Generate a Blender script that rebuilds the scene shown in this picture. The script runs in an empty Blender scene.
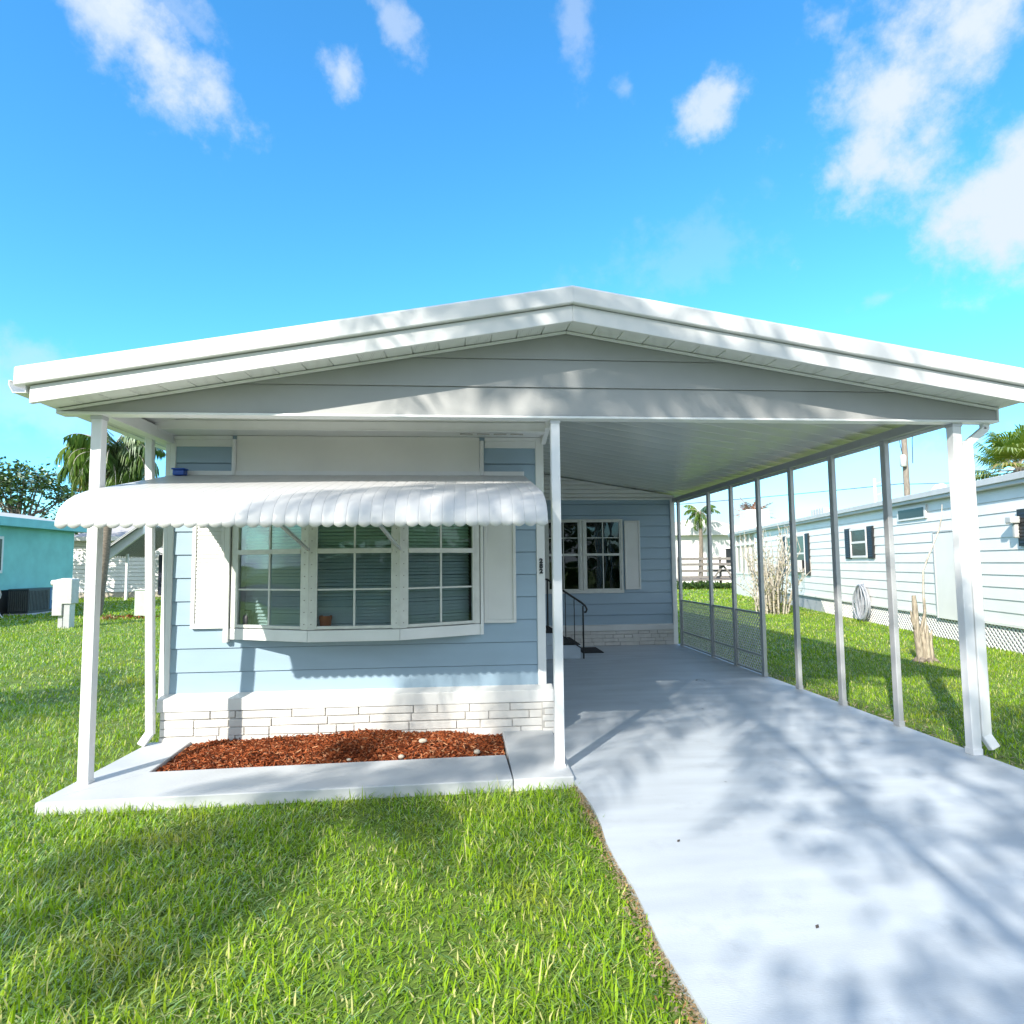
import bpy, bmesh, math, random
import numpy as np
from mathutils import Vector, Matrix
random.seed(7)
RNG = np.random.default_rng(11)
SC = bpy.context.scene
COL = SC.collection
R = math.radians
PI = math.pi
G = -0.05                      # lawn level, the painted driveway is z = 0

# ------------------------------------------------------------------ materials
def new_mat(name):
    m = bpy.data.materials.new(name); m.use_nodes = True
    nt = m.node_tree
    return m, nt, nt.nodes, nt.links, nt.nodes['Principled BSDF']

def mat(name, col, rough=0.5, var=0.08, scale=6.0, bump=0.0, bscale=60.0, metal=0.0, spec=0.5, col2=None, stretch=None, dirt=None):
    """painted / plain surface: base colour with soft noise variation, optional stains and a fine bump"""
    m, nt, N, L, b = new_mat(name)
    geo = N.new('ShaderNodeNewGeometry')
    mp = N.new('ShaderNodeMapping'); L.new(geo.outputs['Position'], mp.inputs['Vector'])
    if stretch: mp.inputs['Scale'].default_value = stretch
    n1 = N.new('ShaderNodeTexNoise'); n1.inputs['Scale'].default_value = scale; n1.inputs['Detail'].default_value = 5
    L.new(mp.outputs[0], n1.inputs['Vector'])
    r = N.new('ShaderNodeValToRGB'); L.new(n1.outputs['Fac'], r.inputs['Fac'])
    c2 = col2 if col2 else tuple(max(0, c*(1-var*2)) for c in col)
    c1 = col if col2 else tuple(min(1, c*(1+var*0.5)) for c in col)
    r.color_ramp.elements[0].position = 0.32; r.color_ramp.elements[1].position = 0.66
    r.color_ramp.elements[0].color = (*c2, 1); r.color_ramp.elements[1].color = (*c1, 1)
    out = r.outputs['Color']
    if dirt:
        n3 = N.new('ShaderNodeTexNoise'); n3.inputs['Scale'].default_value = dirt[1]; n3.inputs['Detail'].default_value = 8; n3.inputs['Roughness'].default_value = 0.7
        L.new(geo.outputs['Position'], n3.inputs['Vector'])
        r3 = N.new('ShaderNodeValToRGB'); L.new(n3.outputs['Fac'], r3.inputs['Fac'])
        r3.color_ramp.elements[0].position = dirt[2]; r3.color_ramp.elements[1].position = dirt[2]+0.12
        r3.color_ramp.elements[0].color = (0,0,0,1); r3.color_ramp.elements[1].color = (dirt[3],)*3+(1,)
        mx = N.new('ShaderNodeMixRGB'); L.new(r3.outputs['Color'], mx.inputs['Fac']); L.new(out, mx.inputs[1]); mx.inputs[2].default_value = (*dirt[0],1)
        out = mx.outputs[0]
    L.new(out, b.inputs['Base Color'])
    b.inputs['Roughness'].default_value = rough; b.inputs['Metallic'].default_value = metal
    b.inputs['Specular IOR Level'].default_value = spec
    if bump:
        n2 = N.new('ShaderNodeTexNoise'); n2.inputs['Scale'].default_value = bscale; n2.inputs['Detail'].default_value = 4
        L.new(mp.outputs[0], n2.inputs['Vector'])
        bp = N.new('ShaderNodeBump'); bp.inputs['Strength'].default_value = bump; bp.inputs['Distance'].default_value = 0.01
        L.new(n2.outputs['Fac'], bp.inputs['Height']); L.new(bp.outputs['Normal'], b.inputs['Normal'])
    return m

def leaf_mat(name, ca, cb, cc=None, trans=0.35, rough=0.45, gloss=0.12, patch=None):
    """leaf: per-leaf random tone attribute, some light passing through"""
    m, nt, N, L, b = new_mat(name)
    N.remove(b); o = N['Material Output']
    at = N.new('ShaderNodeAttribute'); at.attribute_name = 'tone'
    r = N.new('ShaderNodeValToRGB'); L.new(at.outputs['Fac'], r.inputs['Fac'])
    r.color_ramp.elements[0].color = (*ca,1); r.color_ramp.elements[1].color = (*cb,1); r.color_ramp.elements[1].position = 0.85
    if cc:
        e = r.color_ramp.elements.new(0.97); e.color = (*cc,1)
    out = r.outputs['Color']
    if patch:
        geo = N.new('ShaderNodeNewGeometry')
        n3 = N.new('ShaderNodeTexNoise'); n3.inputs['Scale'].default_value = patch[1]; n3.inputs['Detail'].default_value = 6; n3.inputs['Roughness'].default_value = 0.65
        L.new(geo.outputs['Position'], n3.inputs['Vector'])
        r3 = N.new('ShaderNodeValToRGB'); L.new(n3.outputs['Fac'], r3.inputs['Fac'])
        r3.color_ramp.elements[0].position = patch[2]; r3.color_ramp.elements[1].position = patch[2]+0.16
        r3.color_ramp.elements[0].color = (0,0,0,1); r3.color_ramp.elements[1].color = (patch[3],)*3+(1,)
        mx = N.new('ShaderNodeMixRGB'); L.new(r3.outputs['Color'], mx.inputs['Fac']); L.new(out, mx.inputs[1]); mx.inputs[2].default_value = (*patch[0],1)
        out = mx.outputs[0]
    d = N.new('ShaderNodeBsdfDiffuse'); t = N.new('ShaderNodeBsdfTranslucent'); g = N.new('ShaderNodeBsdfGlossy')
    g.inputs['Roughness'].default_value = rough; g.inputs['Color'].default_value = (0.8,0.9,0.8,1)
    L.new(out, d.inputs['Color']); L.new(out, t.inputs['Color'])
    m1 = N.new('ShaderNodeMixShader'); m1.inputs[0].default_value = trans; L.new(d.outputs[0], m1.inputs[1]); L.new(t.outputs[0], m1.inputs[2])
    fr = N.new('ShaderNodeFresnel'); fr.inputs['IOR'].default_value = 1.35
    mu = N.new('ShaderNodeMath'); mu.operation = 'MULTIPLY'; mu.inputs[1].default_value = gloss*5; L.new(fr.outputs[0], mu.inputs[0])
    m2 = N.new('ShaderNodeMixShader'); L.new(mu.outputs[0], m2.inputs[0]); L.new(m1.outputs[0], m2.inputs[1]); L.new(g.outputs[0], m2.inputs[2])
    L.new(m2.outputs[0], o.inputs['Surface'])
    return m

def glass_mat(name, tint, refl=1.0):
    m, nt, N, L, b = new_mat(name)
    N.remove(b); o = N['Material Output']
    t = N.new('ShaderNodeBsdfTransparent'); t.inputs['Color'].default_value = (*tint,1)
    g = N.new('ShaderNodeBsdfGlossy'); g.inputs['Roughness'].default_value = 0.015; g.inputs['Color'].default_value = (0.95,1,0.98,1)
    fr = N.new('ShaderNodeFresnel'); fr.inputs['IOR'].default_value = 1.52
    geo = N.new('ShaderNodeNewGeometry')
    n = N.new('ShaderNodeTexNoise'); n.inputs['Scale'].default_value = 2.5; n.inputs['Detail'].default_value = 1
    L.new(geo.outputs['Position'], n.inputs['Vector'])
    bp = N.new('ShaderNodeBump'); bp.inputs['Strength'].default_value = 0.06; bp.inputs['Distance'].default_value = 0.05
    L.new(n.outputs['Fac'], bp.inputs['Height']); L.new(bp.outputs['Normal'], g.inputs['Normal'])
    mu = N.new('ShaderNodeMath'); mu.operation = 'MULTIPLY'; mu.inputs[1].default_value = refl; L.new(fr.outputs[0], mu.inputs[0])
    mx = N.new('ShaderNodeMixShader'); L.new(mu.outputs[0], mx.inputs[0]); L.new(t.outputs[0], mx.inputs[1]); L.new(g.outputs[0], mx.inputs[2])
    L.new(mx.outputs[0], o.inputs['Surface'])
    return m

M = {}
M['white'] = mat('white paint', (0.70,0.70,0.68), 0.42, 0.03, 3, 0.05, 90, dirt=((0.55,0.53,0.47), 7, 0.66, 0.35))
M['white_trim'] = mat('white aluminium trim', (0.78,0.79,0.78), 0.32, 0.03, 4, 0.02, 50)
M['fascia'] = mat('white roof edge', (0.70,0.70,0.69), 0.36, 0.03, 2, 0.03, 30, dirt=((0.52,0.50,0.45), 4, 0.68, 0.3))
M['soffit'] = mat('white soffit', (0.74,0.75,0.72), 0.5, 0.04, 5, 0.04, 60)
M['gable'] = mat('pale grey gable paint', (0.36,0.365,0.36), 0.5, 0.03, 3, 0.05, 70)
M['ceil'] = mat('glossy white pan ceiling', (0.78,0.78,0.75), 0.22, 0.04, 1.2, 0.03, 4)
M['porch'] = mat('white porch ceiling', (0.78,0.78,0.73), 0.5, 0.03, 2, 0.02, 20)
M['siding'] = mat('light blue siding', (0.315,0.43,0.525), 0.42, 0.025, 2, 0.05, 45, stretch=(1,1,4))
M['brick'] = mat('white painted brick', (0.67,0.65,0.61), 0.6, 0.05, 9, 0.35, 70, dirt=((0.5,0.45,0.36), 11, 0.63, 0.35))
M['mortar'] = mat('grey mortar', (0.46,0.44,0.41), 0.9, 0.1, 20, 0.3, 80)
M['awning'] = mat('white ribbed awning metal', (0.56,0.565,0.57), 0.38, 0.03, 3, 0.03, 30, dirt=((0.5,0.47,0.4), 12, 0.7, 0.35))
M['post'] = mat('white post enamel', (0.76,0.77,0.78), 0.3, 0.03, 4, 0.03, 40)
M['alu'] = mat('grey aluminium', (0.55,0.56,0.57), 0.38, 0.04, 6, 0.03, 40, metal=0.35)
M['beam'] = mat('grey beam', (0.42,0.43,0.42), 0.45, 0.05, 4, 0.03, 40)
M['frame'] = mat('off white window frame', (0.66,0.67,0.63), 0.4, 0.05, 12, 0.04, 60, dirt=((0.35,0.33,0.28), 30, 0.66, 0.5))
M['screw'] = mat('rusty screw', (0.16,0.12,0.09), 0.6, 0.2, 30)
M['blind'] = mat('pale blind', (0.78,0.84,0.78), 0.55, 0.03, 6)
M['glass'] = glass_mat('window glass', (0.82,0.92,0.86), 0.55)
M['screen'] = glass_mat('screened window glass', (0.74,0.80,0.82), 0.42)
M['dark_glass'] = glass_mat('dark window glass', (0.40,0.43,0.45), 0.8)
M['dark_pane'] = mat('dark window pane', (0.03,0.035,0.04), 0.12, 0.1, 3, spec=0.2)
M['curtain'] = mat('grey green curtain', (0.26,0.31,0.30), 0.8, 0.1, 5, stretch=(9,9,0.3))
M['black'] = mat('black metal', (0.012,0.012,0.013), 0.4, 0.1, 30, 0.1, 60)
M['black_paint'] = mat('black shutter paint', (0.018,0.018,0.02), 0.5, 0.1, 10)
M['rubber'] = mat('black rubber', (0.02,0.021,0.022), 0.85, 0.15, 30, 0.4, 120)
M['step'] = mat('painted step', (0.50,0.58,0.66), 0.6, 0.05, 4, 0.15, 60)
M['blue_plastic'] = mat('blue plastic', (0.02,0.09,0.42), 0.35, 0.05, 10)
M['orange'] = mat('orange clay', (0.62,0.16,0.04), 0.6, 0.1, 20)
M['teal'] = mat('teal stucco', (0.25,0.63,0.59), 0.75, 0.06, 2, 0.25, 60)
M['teal_trim'] = mat('teal roof edge', (0.20,0.56,0.58), 0.5, 0.06, 2)
M['roof_grey'] = mat('pale roof', (0.5,0.52,0.52), 0.6, 0.06, 2)
M['ac'] = mat('dark cabinet metal', (0.035,0.045,0.052), 0.45, 0.12, 8)
M['sticker_blue'] = mat('blue sticker', (0.05,0.16,0.34), 0.4, 0.05, 8)
M['meter'] = mat('grey utility enamel', (0.50,0.51,0.50), 0.45, 0.06, 8)
M['utility_green'] = mat('pale green enamel', (0.50,0.60,0.50), 0.45, 0.06, 8)
M['far_white'] = mat('white vinyl', (0.78,0.77,0.76), 0.5, 0.03, 2)
M['far_roof'] = mat('light shingle', (0.42,0.40,0.40), 0.8, 0.1, 5)
M['trailer'] = mat('white trailer siding', (0.84,0.82,0.79), 0.42, 0.03, 2, 0.03, 30)
M['trailer_roof'] = mat('grey roof trim', (0.55,0.56,0.56), 0.5, 0.05, 3)
M['beige'] = mat('beige screen', (0.5,0.47,0.40), 0.7, 0.08, 3)
M['hose'] = mat('grey hose', (0.36,0.38,0.42), 0.5, 0.1, 9)
M['wood_grey'] = mat('weathered wood', (0.24,0.22,0.20), 0.85, 0.18, 7, 0.4, 40, stretch=(1,6,6))
M['stump'] = mat('pale dead wood', (0.44,0.38,0.29), 0.9, 0.25, 14, 0.6, 40, stretch=(4,4,0.7))
M['bark'] = mat('palm bark', (0.24,0.20,0.16), 0.9, 0.25, 10, 0.6, 30, stretch=(1,1,4))
M['pole'] = mat('grey pole wood', (0.30,0.26,0.22), 0.9, 0.2, 7, 0.3, 30, stretch=(5,5,0.5))
M['twig'] = mat('pale twig', (0.55,0.50,0.42), 0.85, 0.2, 10)
M['stone'] = mat('pale stone', (0.48,0.43,0.35), 0.8, 0.12, 30, 0.5, 60)
M['soil'] = mat('soil', (0.075,0.05,0.035), 0.95, 0.3, 12, 0.7, 40)
M['slab'] = mat('white painted concrete', (0.50,0.52,0.535), 0.6, 0.05, 2.5, 0.12, 50, dirt=((0.42,0.40,0.36), 3.5, 0.66, 0.3))
M['drive'] = mat('pale blue painted concrete', (0.47,0.51,0.55), 0.6, 0.07, 1.3, 0.22, 70, stretch=(0.8,3.2,1), dirt=((0.36,0.385,0.41), 2.6, 0.55, 0.45))
M['asphalt'] = mat('asphalt', (0.055,0.055,0.055), 0.9, 0.2, 20, 0.5, 80)
M['number'] = mat('black numeral', (0.01,0.015,0.02), 0.4, 0.1, 20)
M['debris'] = mat('dry debris', (0.06,0.05,0.045), 0.9, 0.2, 30)
M['chip'] = leaf_mat('red brown wood chip', (0.13,0.030,0.012), (0.40,0.115,0.042), (0.52,0.28,0.15), 0.0, 0.8, 0.02)
M['grass'] = leaf_mat('lawn blade', (0.085,0.225,0.010), (0.385,0.560,0.024), (0.66,0.64,0.26), 0.42, 0.40, 0.05, patch=((0.48,0.42,0.07), 0.9, 0.53, 0.55))
M['palm_leaf'] = leaf_mat('palm leaflet', (0.030,0.085,0.016), (0.125,0.205,0.030), (0.24,0.21,0.06), 0.34, 0.5, 0.045)
M['fan_leaf'] = leaf_mat('fan palm leaf', (0.10,0.20,0.02), (0.32,0.38,0.06), (0.46,0.30,0.10), 0.45, 0.5, 0.05)
M['dry_leaf'] = leaf_mat('dry palm leaf', (0.24,0.13,0.05), (0.36,0.22,0.10), (0.42,0.3,0.16), 0.2, 0.7, 0.04)
M['red_leaf'] = leaf_mat('reddish palm leaf', (0.30,0.13,0.07), (0.42,0.2,0.12), (0.42,0.3,0.2), 0.2, 0.6, 0.05)
M['tree_leaf'] = leaf_mat('broad leaf', (0.028,0.070,0.018), (0.085,0.150,0.035), (0.16,0.2,0.06), 0.3, 0.4, 0.1)
M['shrub_leaf'] = leaf_mat('pale shrub leaf', (0.24,0.26,0.10), (0.42,0.36,0.22), (0.5,0.42,0.28), 0.25, 0.6, 0.05)

def ground_mat():
    m, nt, N, L, b = new_mat('lawn soil and thatch')
    geo = N.new('ShaderNodeNewGeometry')
    n = N.new('ShaderNodeTexNoise'); n.inputs['Scale'].default_value = 9; n.inputs['Detail'].default_value = 8; n.inputs['Roughness'].default_value = 0.7
    n2 = N.new('ShaderNodeTexNoise'); n2.inputs['Scale'].default_value = 0.5; n2.inputs['Detail'].default_value = 4
    L.new(geo.outputs['Position'], n.inputs['Vector']); L.new(geo.outputs['Position'], n2.inputs['Vector'])
    r = N.new('ShaderNodeValToRGB'); L.new(n.outputs['Fac'], r.inputs['Fac'])
    r.color_ramp.elements[0].position = 0.3; r.color_ramp.elements[0].color = (0.050,0.090,0.010,1)
    r.color_ramp.elements[1].position = 0.7; r.color_ramp.elements[1].color = (0.15,0.23,0.025,1)
    r2 = N.new('ShaderNodeValToRGB'); L.new(n2.outputs['Fac'], r2.inputs['Fac'])
    r2.color_ramp.elements[0].position = 0.5; r2.color_ramp.elements[0].color = (0,0,0,1)
    r2.color_ramp.elements[1].position = 0.75; r2.color_ramp.elements[1].color = (0.6,0.6,0.6,1)
    mx = N.new('ShaderNodeMixRGB'); L.new(r2.outputs[0], mx.inputs[0]); L.new(r.outputs[0], mx.inputs[1]); mx.inputs[2].default_value = (0.17,0.20,0.04,1)
    L.new(mx.outputs[0], b.inputs['Base Color']); b.inputs['Roughness'].default_value = 0.95
    bp = N.new('ShaderNodeBump'); bp.inputs['Strength'].default_value = 0.6; bp.inputs['Distance'].default_value = 0.03
    L.new(n.outputs['Fac'], bp.inputs['Height']); L.new(bp.outputs[0], b.inputs['Normal'])
    return m
M['ground'] = ground_mat()

def vented():
    """soffit board pierced by rows of small vent holes"""
    m, nt, N, L, b = new_mat('vented white soffit')
    geo = N.new('ShaderNodeNewGeometry')
    v = N.new('ShaderNodeTexVoronoi'); v.inputs['Scale'].default_value = 70; v.inputs['Randomness'].default_value = 0.0
    L.new(geo.outputs['Position'], v.inputs['Vector'])
    r = N.new('ShaderNodeValToRGB'); L.new(v.outputs['Distance'], r.inputs['Fac'])
    r.color_ramp.elements[0].position = 0.22; r.color_ramp.elements[0].color = (0.45,0.45,0.44,1)
    r.color_ramp.elements[1].position = 0.3; r.color_ramp.elements[1].color = (0.70,0.71,0.68,1)
    L.new(r.outputs[0], b.inputs['Base Color']); b.inputs['Roughness'].default_value = 0.5
    return m
M['vent'] = vented()

# ------------------------------------------------------------------ object helpers
def tag(o, label=None, cat=None, group=None, kind=None):
    if label: o['label'] = label
    if cat: o['category'] = cat
    if group: o['group'] = group
    if kind: o['kind'] = kind
    return o

ROOTM = {}
def thing(name, label, cat, loc=(0,0,0), rotz=0.0, group=None):
    o = bpy.data.objects.new(name, None); COL.objects.link(o)
    o.empty_display_size = 0.2
    o.location = loc; o.rotation_euler = (0,0,rotz)
    ROOTM[o] = Matrix.Translation(Vector(loc)) @ Matrix.Rotation(rotz, 4, 'Z')
    return tag(o, label, cat, group)

def ident(u, out, z): return (u, out, z)

class MB:
    """collects shapes (world coordinates, or local ones for build(local=True)) and links them as ONE mesh object"""
    def __init__(self): self.v = []; self.f = []; self.t = []
    def face(self, pts, tone=None):
        n = len(self.v); self.v += [tuple(p) for p in pts]; self.f.append(tuple(range(n, n+len(pts))))
        if tone is not None: self.t.append(tone)
    def hexa(self, p):
        n = len(self.v); self.v += [tuple(a) for a in p]
        for q in ((0,3,2,1),(4,5,6,7),(0,1,5,4),(1,2,6,5),(2,3,7,6),(3,0,4,7)): self.f.append(tuple(n+i for i in q))
        return self
    def box(self, x0,x1,y0,y1,z0,z1, P=ident):
        return self.hexa([P(x0,y0,z0),P(x1,y0,z0),P(x1,y1,z0),P(x0,y1,z0),P(x0,y0,z1),P(x1,y0,z1),P(x1,y1,z1),P(x0,y1,z1)])
    def bar(self, a, b, w, h, up=(0,0,1)):
        a = Vector(a); b = Vector(b); d = (b-a).normalized(); up = Vector(up)
        if abs(d.dot(up)) > 0.98: up = Vector((0,1,0))
        s = d.cross(up).normalized(); u = s.cross(d)
        s *= w/2; u *= h/2
        return self.hexa([a-s-u,a+s-u,a+s+u,a-s+u,b-s-u,b+s-u,b+s+u,b-s+u])
    def prism(self, poly, vec):
        """poly: 3D points; extruded by vec"""
        n = len(self.v); k = len(poly); vec = Vector(vec)
        self.v += [tuple(p) for p in poly] + [tuple(Vector(p)+vec) for p in poly]
        self.f.append(tuple(range(n, n+k))[::-1]); self.f.append(tuple(range(n+k, n+2*k)))
        for i in range(k):
            j = (i+1) % k; self.f.append((n+i, n+j, n+k+j, n+k+i))
        return self
    def tube(self, pts, r, n=8, closed=False, cap=True):
        pts = [Vector(p) for p in pts]; k = len(pts)
        rr = r if isinstance(r, (list,tuple)) else [r]*k
        base = len(self.v); prev = None
        for i, p in enumerate(pts):
            if closed: d = pts[(i+1)%k]-pts[i-1]
            else: d = pts[min(i+1,k-1)]-pts[max(i-1,0)]
            d = d.normalized() if d.length > 1e-9 else Vector((0,0,1))
            if prev is None:
                s = d.cross(Vector((0,0,1)));
                if s.length < 0.05: s = d.cross(Vector((1,0,0)))
            else: s = prev - d*prev.dot(d)
            s.normalize(); prev = s; u = d.cross(s)
            for j in range(n):
                a = 2*PI*j/n; self.v.append(tuple(p + (s*math.cos(a)+u*math.sin(a))*rr[i]))
        segs = k if closed else k-1
        for i in range(segs):
            a = base+i*n; b = base+((i+1)%k)*n
            for j in range(n): self.f.append((a+j, a+(j+1)%n, b+(j+1)%n, b+j))
        if cap and not closed:
            self.f.append(tuple(range(base, base+n))[::-1]); self.f.append(tuple(range(base+(k-1)*n, base+k*n)))
        return self
    def lathe(self, c, prof, n=20):
        base = len(self.v); c = Vector(c)
        for (r, z) in prof:
            for j in range(n):
                a = 2*PI*j/n; self.v.append((c.x+r*math.cos(a), c.y+r*math.sin(a), c.z+z))
        for i in range(len(prof)-1):
            for j in range(n):
                a = base+i*n; self.f.append((a+j, a+(j+1)%n, a+n+(j+1)%n, a+n+j))
        self.f.append(tuple(range(base, base+n))[::-1]); m = base+(len(prof)-1)*n; self.f.append(tuple(range(m, m+n)))
        return self
    def build(self, name, m, parent=None, local=False, bevel=0.0, smooth=None, fix=True, seg=2):
        me = bpy.data.meshes.new(name)
        root = parent
        while root is not None and root.parent is not None: root = root.parent
        v = self.v
        if root is not None and not local:
            inv = ROOTM.get(root, Matrix.Identity(4)).inverted()
            v = [tuple(inv @ Vector(p)) for p in v]
        me.from_pydata(v, [], self.f)
        if len(self.t) == len(self.f) and self.t:
            at = me.attributes.new('tone', 'FLOAT', 'FACE'); at.data.foreach_set('value', self.t)
        if fix and not self.t:
            bm = bmesh.new(); bm.from_mesh(me); bmesh.ops.recalc_face_normals(bm, faces=bm.faces[:]); bm.to_mesh(me); bm.free()
        me.materials.append(m)
        if smooth is not None:
            me.polygons.foreach_set('use_smooth', [True]*len(me.polygons)); me.set_sharp_from_angle(angle=R(smooth))
        o = bpy.data.objects.new(name, me); COL.objects.link(o)
        if parent is not None: o.parent = parent
        if bevel:
            b = o.modifiers.new('Bevel', 'BEVEL'); b.width = bevel; b.segments = seg; b.limit_method = 'ANGLE'; b.angle_limit = R(40)
            b.harden_normals = False
        return o

def clip(poly, k, lim, keep_above):
    out = []
    for i in range(len(poly)):
        a, b = poly[i], poly[(i+1) % len(poly)]
        ia = (a[k] >= lim) if keep_above else (a[k] <= lim); ib = (b[k] >= lim) if keep_above else (b[k] <= lim)
        if ia: out.append(a)
        if ia != ib:
            t = (lim-a[k])/(b[k]-a[k]); out.append((a[0]+(b[0]-a[0])*t, a[1]+(b[1]-a[1])*t))
    return out

def siding(mb, P, poly, z_ref, course, lip=0.014, gap=0.006, deep=0.014):
    """lapped boards over a convex polygon of (u, z) points; each board leans out at its bottom edge above a narrow groove"""
    zs = [p[1] for p in poly]; k = math.floor((min(zs)-z_ref)/course + 1e-6); z = z_ref + k*course
    while z < max(zs)-1e-6:
        c = clip(clip(poly, 1, z+gap, True), 1, z+course, False)
        if len(c) >= 3:
            mb.face([P(u, lip*(1-(zz-z)/course), zz) for (u, zz) in c])
            zl = min(zz for _, zz in c); us = [u for (u, zz) in c if abs(zz-zl) < 1e-5]
            if len(us) >= 2:
                o = lip*(1-(zl-z)/course); u0, u1 = min(us), max(us)
                mb.face([P(u0,o,zl),P(u1,o,zl),P(u1,-deep,zl),P(u0,-deep,zl)])
                if abs(zl-z-gap) < 1e-5:
                    mb.face([P(u0,-deep,zl),P(u1,-deep,zl),P(u1,-deep,z),P(u0,-deep,z)])
                    mb.face([P(u0,-deep,z),P(u1,-deep,z),P(u1,0,z),P(u0,0,z)])
        z += course

def rect_minus(u0,u1,z0,z1,holes):
    """rectangles of a wall around its openings"""
    rs = [(u0,u1,z0,z1)]
    for (a,b,c,d) in holes:
        nr = []
        for (p,q,s,t) in rs:
            if a >= q or b <= p or c >= t or d <= s: nr.append((p,q,s,t)); continue
            if p < a: nr.append((p,a,s,t))
            if b < q: nr.append((b,q,s,t))
            if s < c: nr.append((max(p,a),min(q,b),s,c))
            if d < t: nr.append((max(p,a),min(q,b),d,t))
        rs = nr
    return rs

def wall_siding(name, m, parent, P, u0,u1,z0,z1, course, z_ref, holes=(), lip=0.014, local=False, gap=0.006):
    mb = MB()
    for (a,b,c,d) in rect_minus(u0,u1,z0,z1,holes): siding(mb, P, [(a,c),(b,c),(b,d),(a,d)], z_ref, course, lip, gap, 0.012+gap)
    return mb.build(name, m, parent, local=local, fix=False)

def fast_mesh(name, verts, faces_flat, loop_counts, tone, m, parent=None):
    """numpy arrays straight into one mesh"""
    me = bpy.data.meshes.new(name)
    nv = len(verts); nl = len(faces_flat); nf = len(loop_counts)
    me.vertices.add(nv); me.vertices.foreach_set('co', np.ascontiguousarray(verts, dtype=np.float32).ravel())
    me.loops.add(nl); me.loops.foreach_set('vertex_index', np.ascontiguousarray(faces_flat, dtype=np.int32))
    me.polygons.add(nf)
    st = np.concatenate([[0], np.cumsum(loop_counts)[:-1]]).astype(np.int32)
    me.polygons.foreach_set('loop_start', st)
    me.update(calc_edges=True)
    at = me.attributes.new('tone', 'FLOAT', 'FACE'); at.data.foreach_set('value', np.ascontiguousarray(tone, dtype=np.float32))
    me.materials.append(m); me.validate()
    o = bpy.data.objects.new(name, me); COL.objects.link(o)
    if parent is not None: o.parent = parent
    return o

# ------------------------------------------------------------------ ground, drive, slab
def structure(name, mb, m, **k): return tag(mb.build(name, m, None, **k), kind='structure')

g = MB(); S = 600.0
g.face([(-S,-S,G),(S,-S,G),(S,S,G),(-S,S,G)]); structure('ground', g, M['ground'], fix=False)

d = MB()
XL, XR = 0.834, 4.235
dl = [(XL+0.012*math.sin(i*1.7)+0.01*math.sin(i*0.63), -3.6+i*0.25) for i in range(34)]   # slightly ragged left edge
dl = [p for p in dl if p[1] < 4.55]
pts = [(XR,-3.6),(XR,11.99),(0.79,11.99),(0.79,5.0),(0.815,4.6)] + dl[::-1]
d.prism([(x,y,-0.14) for x,y in pts], (0,0,0.14)); structure('driveway', d, M['drive'])

s = MB()
sl = [(-2.86,4.53),(0.812,4.64),(0.83,5.95),(-2.80,5.95)]
bed = [(-2.40,5.11),(0.345,5.22),(0.36,5.95),(-2.44,5.95)]
ZS = 0.035
def q3(l, z): return [(x,y,z) for x,y in l]
s.prism(q3([sl[0],bed[0],bed[3],sl[3]],-0.12), (0,0,0.12+ZS))
s.prism(q3([sl[0],(0.36,4.626),bed[1],bed[0]],-0.12), (0,0,0.12+ZS))
s.prism(q3([(0.366,4.626),sl[1],sl[2],(0.366,5.95)],-0.12), (0,0,0.12+ZS))
structure('concrete_path', s, M['slab'], bevel=0.008)
r_ = MB(); r_.box(-60,60,-12.5,-3.62,-0.2,-0.03); structure('road', r_, M['asphalt'])

def mulch():
    mb = MB()
    # soil mound under the chips
    nx, ny = 40, 14
    def bp(u,v):
        a = Vector((bed[0][0]+(bed[1][0]-bed[0][0])*u, bed[0][1]+(bed[1][1]-bed[0][1])*u)); b = Vector((bed[3][0]+(bed[2][0]-bed[3][0])*u, bed[3][1]))
        return a+(b-a)*v
    def hz(u,v):
        e = min(u, 1-u)*2.745; f = v*0.75
        h = 0.075*min(1, e/0.35)*min(1, f/0.3+0.15) * (0.75+0.25*math.sin(u*9+v*3)+0.12*math.sin(u*23+1))
        if u > 0.8: h *= 1-0.7*(u-0.8)/0.2
        return 0.0+h
    for i in range(nx):
        for j in range(ny):
            q = [(i/nx,j/ny),((i+1)/nx,j/ny),((i+1)/nx,(j+1)/ny),(i/nx,(j+1)/ny)]
            mb.face([(*bp(a,b), hz(a,b)-0.012) for a,b in q], 0.02)
    for _ in range(9000):
        u, v = random.random(), random.random()**0.9
        if random.random() < 0.5*max(0,(u-0.8)/0.2): continue
        p = bp(u,v); z = hz(u,v)+random.uniform(-0.006,0.012)
        L_ = random.uniform(0.015,0.055); W = random.uniform(0.004,0.012)
        a = random.uniform(0,2*PI); t = random.gauss(0,0.45)
        dx = Vector((math.cos(a)*math.cos(t), math.sin(a)*math.cos(t), math.sin(t)))*L_/2
        sx = Vector((-math.sin(a), math.cos(a), random.uniform(-0.6,0.6))).normalized()*W/2
        c = Vector((p.x,p.y,z)); tn = random.random()**1.3
        k = sx.cross(dx).normalized()*0.003
        mb.face([c-dx-sx+k,c+dx-sx+k,c+dx+sx+k,c-dx+sx+k], tn)
        mb.face([c-dx-sx-k,c+dx-sx-k,c+dx-sx+k,c-dx-sx+k], tn)
    return tag(mb.build('mulch', M['chip'], None, fix=False), 'red brown wood mulch filling the flower bed', kind='stuff')
mulch()

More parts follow.
